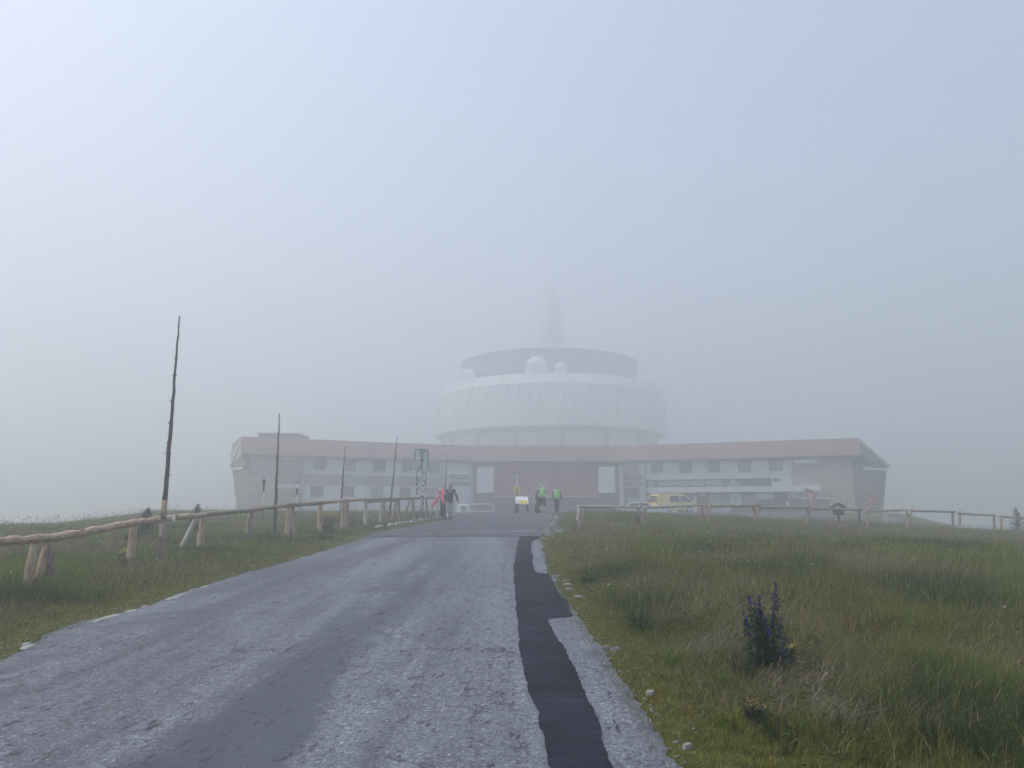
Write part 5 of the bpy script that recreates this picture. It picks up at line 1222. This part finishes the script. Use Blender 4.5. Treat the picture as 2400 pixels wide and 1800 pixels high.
def field(acc, y0, y1, side, tufts_m2, per, hmul, wid, segs):
    c = density_pts(y0, y1, side, tufts_m2); ex = edge_dist(c[:, 0], c[:, 1]); c = c[ex > -.02]; ex = ex[ex > -.02]
    n = len(c)
    if n == 0: return
    dry, lush, deep, mauve = palette(c[:, 0], c[:, 1], ex)
    hh = (.10 + .20 * smooth(.2, 1.6, ex) + .12 * vnoise(c[:, 0], c[:, 1], 1.3, 8) * smooth(.5, 2, ex)) * hmul * (1 + .35 * lush * smooth(.8, 2, ex) + .2 * deep)
    hh *= (.35 + .65 * smooth(.0, .7, ex)) * (1 - .30 * smooth(14, 28, c[:, 1]))
    idx = np.repeat(np.arange(n), per); m = len(idx)
    r = np.sqrt(rng.random(m)) * (.045 + .05 * rng.random(m)) * (1.0 + (tufts_m2 < 60) * 1.6 + (tufts_m2 < 16) * 2.2); a = rng.uniform(0, 2 * np.pi, m)
    xy = c[idx] + np.stack([r * np.cos(a), r * np.sin(a)], -1)
    keep = edge_dist(xy[:, 0], xy[:, 1]) > -.10 * rng.random(m); xy, idx, a = xy[keep], idx[keep], a[keep]; m = len(idx)
    h = hh[idx] * rng.uniform(.5, 1.25, m); lean = np.abs(rng.normal(.55, .40, m)) + .9 * dry[idx] * rng.random(m)
    la = np.where(rng.random(m) < .55, a, -.5 + rng.normal(0, .6, m))
    u = rng.random(m); u2 = rng.random(m)
    col = GREEN[None] * (1 - .0) * np.ones((m, 1)); col = col + (OLIVE - GREEN) * (rng.random((m, 1)) * .8)
    l_ = (lush[idx] * .9)[:, None]; col = col * (1 - l_) + LUSH * l_
    dd = (deep[idx] * .8)[:, None]; col = col * (1 - dd) + DEEP * dd
    vg = (1 - smooth(.1, .9, ex[idx]))[:, None] * .55; col = col * (1 - vg) + YELL * vg
    isdry = u < (.06 + .42 * dry[idx]); dc = np.where((u2 < mauve[idx])[:, None], MAUVE, np.where((u2 < .6 + .4 * mauve[idx])[:, None], STRAW * .75, GREY * .8)); col = np.where(isdry[:, None], dc, col)
    mv = (mauve[idx] * .55)[:, None]; col = col * (1 - mv) + MAUVE * mv
    col = col * rng.uniform(.45, 1.5, (m, 1)); tip = col * .75 + (STRAW * .30 + col * .5) * .25 + col * .1
    w = wid * rng.uniform(.6, 1.4, m)
    acc.add(*blade_mesh(xy, h, w, la, lean, col, tip, segs=segs)[:3])
def seed_stems(acc, y0, y1, side, per_m2, wid, headw, tall=1.0):
    c = density_pts(y0, y1, side, per_m2); ex = edge_dist(c[:, 0], c[:, 1]); c = c[ex > .5]; ex = ex[ex > .5]
    dry, lush, deep, mauve = palette(c[:, 0], c[:, 1], ex); k = rng.random(len(c)) < (.12 + .75 * np.maximum(dry, mauve)); c, ex, dry, mauve = c[k], ex[k], dry[k], mauve[k]; n = len(c)
    if n == 0: return
    h = rng.uniform(.28, .52, n) * tall * smooth(.2, 1.8, ex) + .05; ang = -.45 + rng.normal(0, .8, n); lean = np.abs(rng.normal(.35, .25, n))
    pick = rng.random((n, 1)); col = np.where(pick < .5, MAUVE, np.where(pick < .8, STRAW, GREY)) * rng.uniform(.7, 1.25, (n, 1))
    co, tri, cc, top = blade_mesh(c, h, np.full(n, wid), ang, lean, col, col, segs=2); acc.add(co, tri, cc)
    # seed heads: two slim crossed diamonds on each stem
    hl = h * rng.uniform(.16, .28, n); dx = np.cos(ang) * lean * .8; dy = np.sin(ang) * lean * .8; ax = np.stack([dx, dy, np.full(n, .8)], -1); ax /= np.linalg.norm(ax, axis=1, keepdims=True)
    hc = (MAUVE * 1.15 + STRAW * .25) * rng.uniform(.7, 1.3, (n, 1))
    for s in (0, 1):
        sd = np.stack([np.cos(ang + s * 1.57), np.sin(ang + s * 1.57), 0 * ang], -1) * headw * .5
        p = top - ax * (hl * .1)[:, None]; q = p + ax * hl[:, None]; m_ = p + ax * (hl * .4)[:, None]
        co = np.stack([p, m_ - sd, m_ + sd, q], 1).reshape(-1, 3); base = (np.arange(n) * 4)[:, None, None]
        tri = (base + np.array([[0, 2, 1], [1, 2, 3]])).reshape(-1, 3); acc.add(co, tri, np.repeat(hc, 4, 0))
def tussocks(acc):
    """single big tufts standing out of the sward: sedge, yellow-green fescue, dark rushes, flattened dry bents"""
    spots = [(2030, 1520, 'rust', .34, 260), (2075, 1505, 'deep', .30, 220), (1590, 1640, 'yell', .24, 200), (2260, 1660, 'lush', .30, 320), (2150, 1600, 'lush', .28, 300), (1990, 1580, 'lush', .24, 240), (1545, 1600, 'yell', .22, 160),
             (1690, 1510, 'dry', .30, 240), (1660, 1540, 'dry', .28, 200), (1850, 1640, 'dry', .30, 260), (1935, 1710, 'dry', .30, 240), (2080, 1720, 'dry', .32, 260), (2200, 1740, 'dry', .30, 220), (1500, 1470, 'deep', .22, 200), (1430, 1400, 'lush', .20, 200),
             (1480, 1510, 'deep', .2, 160), (1380, 1370, 'deep', .2, 160), (1620, 1760, 'lush', .14, 260), (1680, 1740, 'lush', .15, 260), (2330, 1560, 'lush', .26, 240), (2320, 1420, 'deep', .28, 200), (1900, 1400, 'deep', .25, 180), (2150, 1380, 'rust', .28, 200)]
    for k in range(70):
        spots.append((rng.uniform(1450, 2400), rng.uniform(1300, 1790), rng.choice(['deep', 'lush', 'dry', 'yell', 'deep', 'lush']), rng.uniform(.16, .28), int(rng.uniform(80, 180))))
    base = dict(rust=np.array([.15, .095, .04]), deep=DEEP, yell=YELL, lush=LUSH, dry=GREY * .75)
    for (px, py, kind, hh, n) in spots:
        x, y = hit(px, py)
        if x - float(xr(y)) < .5: continue
        a = rng.uniform(0, 6.28, n); r = np.sqrt(rng.random(n)) * hh * .45; xy = np.stack([x + r * np.cos(a), y + r * np.sin(a)], -1)
        col = base[kind][None] * rng.uniform(.5, 1.5, (n, 1)); ln = np.abs(rng.normal(.55, .3, n)); la = a + rng.normal(0, .5, n)
        if kind == 'dry': n0 = n // 2; xy = xy[:n0] + rng.normal(0, .12, (n0, 2)); col = col[:n0]; n = n0; ln = rng.uniform(.4, 1.2, n); la = -.4 + rng.normal(0, .7, n)
        acc.add(*blade_mesh(xy, hh * rng.uniform(.5, 1.2, n), np.full(n, .0032 + .0004 * y), la, ln, col, segs=2)[:3])
def turf(acc, side, y0, y1, per_m2):
    """short mossy turf hugging the asphalt edge"""
    n = int((y1 - y0) * 1.3 * per_m2); y = y0 + (y1 - y0) * rng.random(n); ex = 1.3 * rng.random(n) ** 1.2 - .06
    x = np.where(side > 0, xr(y) + ex, xl(y) - ex); c = np.stack([x, y], -1); idx = np.repeat(np.arange(n), 12); m = len(idx)
    xy = c[idx] + rng.normal(0, .035, (m, 2)); k = edge_dist(xy[:, 0], xy[:, 1]) > -.12; xy, idx = xy[k], idx[k]; m = len(idx)
    patch_ = vnoise(xy[:, 0], xy[:, 1], .5, 61)[:, None]; col = YELL * (1 - patch_) * .8 + GREEN * patch_ * 1.1 + (rng.random((m, 1)) < .22) * STRAW * .4
    acc.add(*blade_mesh(xy, rng.uniform(.02, .075, m) * (.6 + .9 * np.clip(ex[idx], 0, 1)), np.full(m, .006 + .0006 * max(0, y1 - 12)), rng.uniform(0, 6.28, m), np.abs(rng.normal(.6, .4, m)), col * rng.uniform(.55, 1.3, (m, 1)), segs=1)[:3])
for side, nm, lb in ((1, 'meadow_grass', 'mixed green and dry grass of the right meadow'), (-1, 'verge_grass', 'green grass of the left verge and slope behind the log fence')):
    A = Acc()
    if side > 0:
        turf(A, side, 2.5, 13, 330); turf(A, side, 13, 27, 60)
        field(A, 2.0, 5.0, side, 60, 26, .72, .0055, 2)
        field(A, 5.0, 9.5, side, 125, 26, .70, .0050, 2); field(A, 9.5, 16, side, 52, 24, .78, .0068, 2); field(A, 16, 27, side, 18, 24, .88, .0105, 2); field(A, 27, 52, side, 8.0, 22, 1.0, .017, 1); tussocks(A)
        seed_stems(A, 3.5, 9.5, side, 70, .0026, .009, .85); seed_stems(A, 9.5, 18, side, 40, .004, .012, .85); seed_stems(A, 18, 32, side, 18, .006, .018, .75); seed_stems(A, 32, 52, side, 8, .009, .024, .8)
    else:
        field(A, 5.5, 12, side, 75, 24, .50, .0062, 2); field(A, 12, 20, side, 34, 24, .58, .0085, 2); field(A, 20, 32, side, 15, 24, .75, .012, 2); field(A, 32, 56, side, 6, 22, .9, .018, 1); turf(A, side, 6, 20, 90)
        seed_stems(A, 7, 20, side, 14, .0045, .014, .6); seed_stems(A, 20, 45, side, 9, .008, .022, .9)
    A.build(nm, 'grass_blade', lb)
# broad herb leaves low in the sward
def herbs():
    A = Acc()
    for side, y0, y1, k in ((1, 4.2, 13, 12), (-1, 7, 18, 6)):
        c = density_pts(y0, y1, side, k); ex = edge_dist(c[:, 0], c[:, 1]); keep = (ex > .25) & (vnoise(c[:, 0], c[:, 1], 1.7, 77) > .50); c = c[keep]; n = len(c)
        for j in range(7):
            a = rng.uniform(0, 6.28, n); L = rng.uniform(.025, .06, n); z = G(c[:, 0], c[:, 1]) + rng.uniform(.03, .20, n); d_ = np.stack([np.cos(a), np.sin(a), 0 * a], -1); s_ = np.stack([-np.sin(a), np.cos(a), 0 * a], -1)
            p = np.concatenate([c + rng.normal(0, .04, (n, 2)), z[:, None]], 1); up = np.array([0, 0, 1.0])
            co = np.stack([p, p + d_ * (L * .5)[:, None] + s_ * (L * .26)[:, None] + up * (L * .25)[:, None], p + d_ * L[:, None] - up * (L * .05)[:, None], p + d_ * (L * .5)[:, None] - s_ * (L * .26)[:, None] + up * (L * .2)[:, None]], 1).reshape(-1, 3)
            tri = ((np.arange(n) * 4)[:, None, None] + np.array([[0, 1, 2], [0, 2, 3]])).reshape(-1, 3)
            col = (GREEN * .75)[None] * rng.uniform(.5, 1.2, (n, 1)); A.add(co, tri, np.repeat(col, 4, 0))
    A.build('herb_leaves', 'leafage', 'low broad-leaved herbs among the meadow grass')
herbs()
def flowers():
    A = Acc(); B = Acc()
    def heads(c, h, r, col, spread):
        n = len(c); z = G(c[:, 0], c[:, 1]) + h; p = np.concatenate([c, z[:, None]], 1); ring = []
        tl = rng.normal(0, .35, (n, 2))
        for k in range(6):
            a = k * np.pi / 3; ring.append(p + np.stack([np.cos(a) * r, np.sin(a) * r, (np.cos(a) * tl[:, 0] + np.sin(a) * tl[:, 1]) * r - .25 * r], -1))
        co = np.stack([p] + ring, 1).reshape(-1, 3); tri = ((np.arange(n) * 7)[:, None, None] + np.array([[0, 1 + k, 1 + (k + 1) % 6] for k in range(6)])).reshape(-1, 3)
        A.add(co, tri, np.repeat(col, 7, 0))
        B.add(*blade_mesh(c, h, np.full(n, .004), rng.uniform(0, 6.28, n), np.full(n, .0), np.tile(GREEN, (n, 1)), segs=1)[:3])
    for side, y0, y1, k, rr in ((1, 4.2, 10, .9, .009), (1, 10, 20, 1.3, .015), (1, 20, 38, .55, .022), (-1, 7, 16, .5, .013), (-1, 16, 34, .30, .022)):
        c = density_pts(y0, y1, side, k * 2.2); ex = edge_dist(c[:, 0], c[:, 1]); c = c[(ex > .3) & (vnoise(c[:, 0], c[:, 1], 2.6, 91) > .40)]; n = len(c); wh = rng.random((n, 1)) < (.62 if side > 0 else .8)
        col = np.where(wh, np.array([.72, .72, .66]), np.array([.78, .56, .05])) * rng.uniform(.8, 1.05, (n, 1)); heads(c, rng.uniform(.16, .36, n), rr * rng.uniform(.5, 1.0, n), col, 0)
    A.build('meadow_flowers', 'petal', 'tiny white and yellow flowers dotted through the meadow'); B.build('flower_stalks', 'grass_blade', 'thin stalks of the meadow flowers')
flowers()
def gravel():
    mb = MB(); rs = random.Random(4)
    for k in range(1300):
        u = rs.random()
        if u < .85:
            y = rs.uniform(4.5, 24); s = 1 if rs.random() < .6 else -1; x = (float(xr(y)) + abs(rs.gauss(0, .14)) - .03) if s > 0 else (float(xl(y)) - abs(rs.gauss(0, .2)) + .04); r = rs.uniform(.005, .016)
        else:
            px, py = rs.gauss(1322, 16), rs.gauss(1245, 3.2); x, y = hit(px, max(py, 1236)); r = rs.uniform(.02, .06)
        z = g1(x, y) + r * .3; mb.sphere((x, y, z), (r, r * rs.uniform(.6, 1), r * .6), 5, 4)
    setp(mb.build('gravel', 'pale_stone'), 'loose pale grit along the road edges and by the white fence post', kind='stuff')
gravel()

# ------------------------------------------------------------------ single plants
def leaf_acc(A, p, L, W, yaw, pitch, col):
    d_ = V((math.cos(yaw) * math.cos(pitch), math.sin(yaw) * math.cos(pitch), math.sin(pitch))); s_ = V((-math.sin(yaw), math.cos(yaw), 0)); p = V(p)
    co = np.array([p, p + d_ * L * .45 + s_ * W / 2, p + d_ * L, p + d_ * L * .45 - s_ * W / 2]); A.add(co, np.array([[0, 1, 2], [0, 2, 3]]), np.tile(np.array(col), (4, 1)))
def acc_part(A, name, mat, parent):
    off = np.array(ROOTLOC[parent.name]); o = np_mesh(name, np.concatenate(A.co) - off, np.concatenate(A.tri), np.concatenate(A.col), mat); o.parent = parent; return o
def bloom(A, p, r, col, ax=None):
    p = V(p); q = [V((r, 0, 0)), V((-r, 0, 0)), V((0, r, 0)), V((0, -r, 0)), V((0, 0, r * 1.3)), V((0, 0, -r))]; co = np.array([p + c for c in q])
    A.add(co, np.array([[0, 2, 4], [2, 1, 4], [1, 3, 4], [3, 0, 4], [2, 0, 5], [1, 2, 5], [3, 1, 5], [0, 3, 5]]), np.tile(np.array(col), (6, 1)))
# monkshood clump
x0, y0 = hit(1795, 1590); y0 = y0 - .05; g0 = g1(x0, y0)
mk = thing('monkshood_plant', 'dark leafy clump with deep blue-violet flower spikes in the right meadow', 'plant', (x0, y0, g0))
spikes = [(1817, 1366, .16, 1), (1755, 1396, .14, .9), (1778, 1396, .10, 1), (1768, 1412, .15, .8), (1742, 1425, .0, .6), (1795, 1445, .05, .5), (1845, 1466, -.1, 1.2), (1832, 1440, .1, .3), (1812, 1425, .12, .5), (1785, 1430, .1, .6), (1803, 1470, 0, .3)]
rs = random.Random(9)
L_ = Acc()
for (px, py, dd, fl) in spikes:
    top = at(px, py, y0 + dd); bx = x0 + (top.x - x0) * .45 + rs.uniform(-.03, .03); by = y0 + dd * .6 + rs.uniform(-.04, .04); bot = V((bx, by, g1(bx, by) - .02))
    pts = [bot, bot.lerp(top, .4) + V((rs.uniform(-.02, .02), 0, 0)), top]
    MB().tube(pts, [.006, .005, .003], 6).build('stem', 'dark_timber' if False else 'bark_log', mk)
    hgt = top.z - bot.z
    for k in range(int(62 * hgt / .7)):
        f = rs.uniform(.10, .85); p = bot.lerp(top, f) + V((rs.gauss(0, .034), rs.gauss(0, .034), 0)) * (1.3 - .7 * f); c = rs.uniform(.6, 1.25)
        yaw = rs.uniform(0, 6.28)
        for q in range(3): leaf_acc(L_, p, rs.uniform(.06, .11) * (1.2 - .6 * f), rs.uniform(.018, .032), yaw + (q - 1) * .55, rs.uniform(-.5, .35), (.034 * c, .058 * c, .024 * c))
    A = Acc()
    f0, f1 = (.62, 1.0) if fl < 1.1 else (.28, .80)
    for k in range(int(26 * fl) + 6):
        f = rs.uniform(f0, f1); c = rs.uniform(.6, 1.3); p = bot.lerp(top, f) + V((rs.gauss(0, .012), rs.gauss(0, .012), 0)) * (1.5 - f)
        bloom(A, p, rs.uniform(.007, .013) * (1.15 if fl > 1.1 else 1), (.07 * c, .032 * c, .30 * c) if rs.random() < .65 else (.035, .03, .07))
    setp(acc_part(A, 'flower_spike', 'petal', mk), kind='stuff')
acc_part(L_, 'leaves', 'leafage', mk)
def ragwort(px, py, d, h, r, n_heads, label, leafy, dark=1.0):
    x = (px - CX) / 1785 * d; g = g1(x, d); t = thing('ragwort_plant', label, 'plant', (x, d, g), 'yellow flowering weeds'); rs = random.Random(int(px)); L_ = Acc(); A = Acc()
    for s in range(leafy):
        top = V((x + rs.gauss(0, r), d + rs.gauss(0, r), g + h * rs.uniform(.8, 1.05))); bot = V((x + rs.gauss(0, r * .4), d + rs.gauss(0, r * .4), g))
        MB().tube([bot, top], [.006, .004], 5).build('stem', 'bark_log', t)
        for k in range(24):
            c = rs.uniform(.6, 1.3) * dark; leaf_acc(L_, bot.lerp(top, rs.uniform(.1, .9)), rs.uniform(.05, .12), rs.uniform(.02, .04), rs.uniform(0, 6.28), rs.uniform(-.3, .6), (.03 * c, .045 * c, .02 * c))
        for k in range(n_heads):
            c = rs.uniform(.8, 1.1); p = top + V((rs.gauss(0, r * .35), rs.gauss(0, r * .35), rs.gauss(0, .02))); q = rs.uniform(.008, .014) * (d / 12) ** .4; ring = [p] + [p + V((math.cos(a) * q, math.sin(a) * q, -.2 * q)) for a in np.linspace(0, 6.28, 7)[:-1]]
            A.add(np.array(ring), np.array([[0, 1 + j, 1 + (j + 1) % 6] for j in range(6)]), np.tile(np.array((.80 * c, .58 * c, .04)), (7, 1)))
    setp(acc_part(L_, 'leaves', 'leafage', t), kind='stuff'); setp(acc_part(A, 'flower_heads', 'petal', t), kind='stuff')
ragwort(300, 1300, 14.6, .42, .06, 26, 'yellow flowers at the foot of the second left fence post', 4)
ragwort(765, 1230, 24.8, .72, .16, 14, 'dark bushy weed topped with yellow flowers beside the left fence', 16, .8)
ragwort(1833, 1590, hit(1833, 1575)[1], .20, .035, 12, 'bright yellow flowers just below the violet flower spikes', 4)
ragwort(1868, 1600, hit(1868, 1590)[1], .12, .03, 6, 'small yellow flower lower right of the violet flower clump', 2)
ragwort(1742, 1720, hit(1742, 1700)[1], .14, .04, 6, 'low yellow flowers near the bottom edge of the meadow', 3)
def spruce(px, d, h, label, seed):
    x = (px - CX) / 1785 * d; g = g1(x, d); t = thing('spruce_sapling', label, 'tree', (x, d, g), 'spruce saplings at the meadow edge'); rs = random.Random(seed); A = Acc()
    MB().tube([(x, d, g - .05), (x + .01, d, g + h * .6), (x, d, g + h)], [.03 * h, .018 * h, .004], 7).build('trunk', 'bark_log', t)
    nb = int(11 * h) + 9
    for k in range(nb):
        f = (k + .5) / nb; z = g + h * (.04 + .94 * f); ln = h * .36 * (1 - f) ** .8 + .04; m = 6 if f < .9 else 4
        for j in range(m):
            a = rs.uniform(0, 6.28); up = .15 + .55 * f; dirv = V((math.cos(a), math.sin(a), up)).normalized(); L = ln * rs.uniform(.7, 1.1)
            for q in range(max(5, int(L / .022))):
                s = L * (q + .5) / max(5, int(L / .022)); p = V((x, d, z)) + dirv * s; c = rs.uniform(.6, 1.3)
                for w in range(4): leaf_acc(A, p, rs.uniform(.05, .09), .02, a + rs.uniform(-1.2, 1.2), rs.uniform(-.2, .9), (.022 * c, .034 * c, .022 * c))
    acc_part(A, 'crown', 'leafage', t)
spruce(341, 22.5, .90, 'small pointed spruce sapling behind the log rail left of the tallest pole', 1); spruce(458, 25.5, .95, 'bushy spruce sapling behind the log rail right of the tallest pole', 2); spruce(2388, 44.5, 1.5, 'dark spruce sapling at the far right edge of the meadow', 3)
spruce(312, 21.5, .55, 'knee-high spruce sapling at the left fence, lowest of the saplings', 4)

# ------------------------------------------------------------------ haze
zlo = min(v.co.z for v in bpy.data.objects['ground'].data.vertices) - 1.0
hz = MB().box((-424, -64, zlo), (424, 424, 105.5)).build('haze', 'white_paint')
m, nt, b = new_mat('haze_air'); nt.nodes.remove(b); pv = N(nt, 'ShaderNodeVolumePrincipled')
pv.inputs['Color'].default_value = (*HAZE_COLOR, 1); pv.inputs['Density'].default_value = HAZE_DENSITY; pv.inputs['Anisotropy'].default_value = HAZE_G
nt.links.new(pv.outputs[0], nt.nodes['Material Output'].inputs['Volume'])
hz.data.materials.clear(); hz.data.materials.append(m); setp(hz, 'pale mountain fog over the whole summit', kind='stuff')
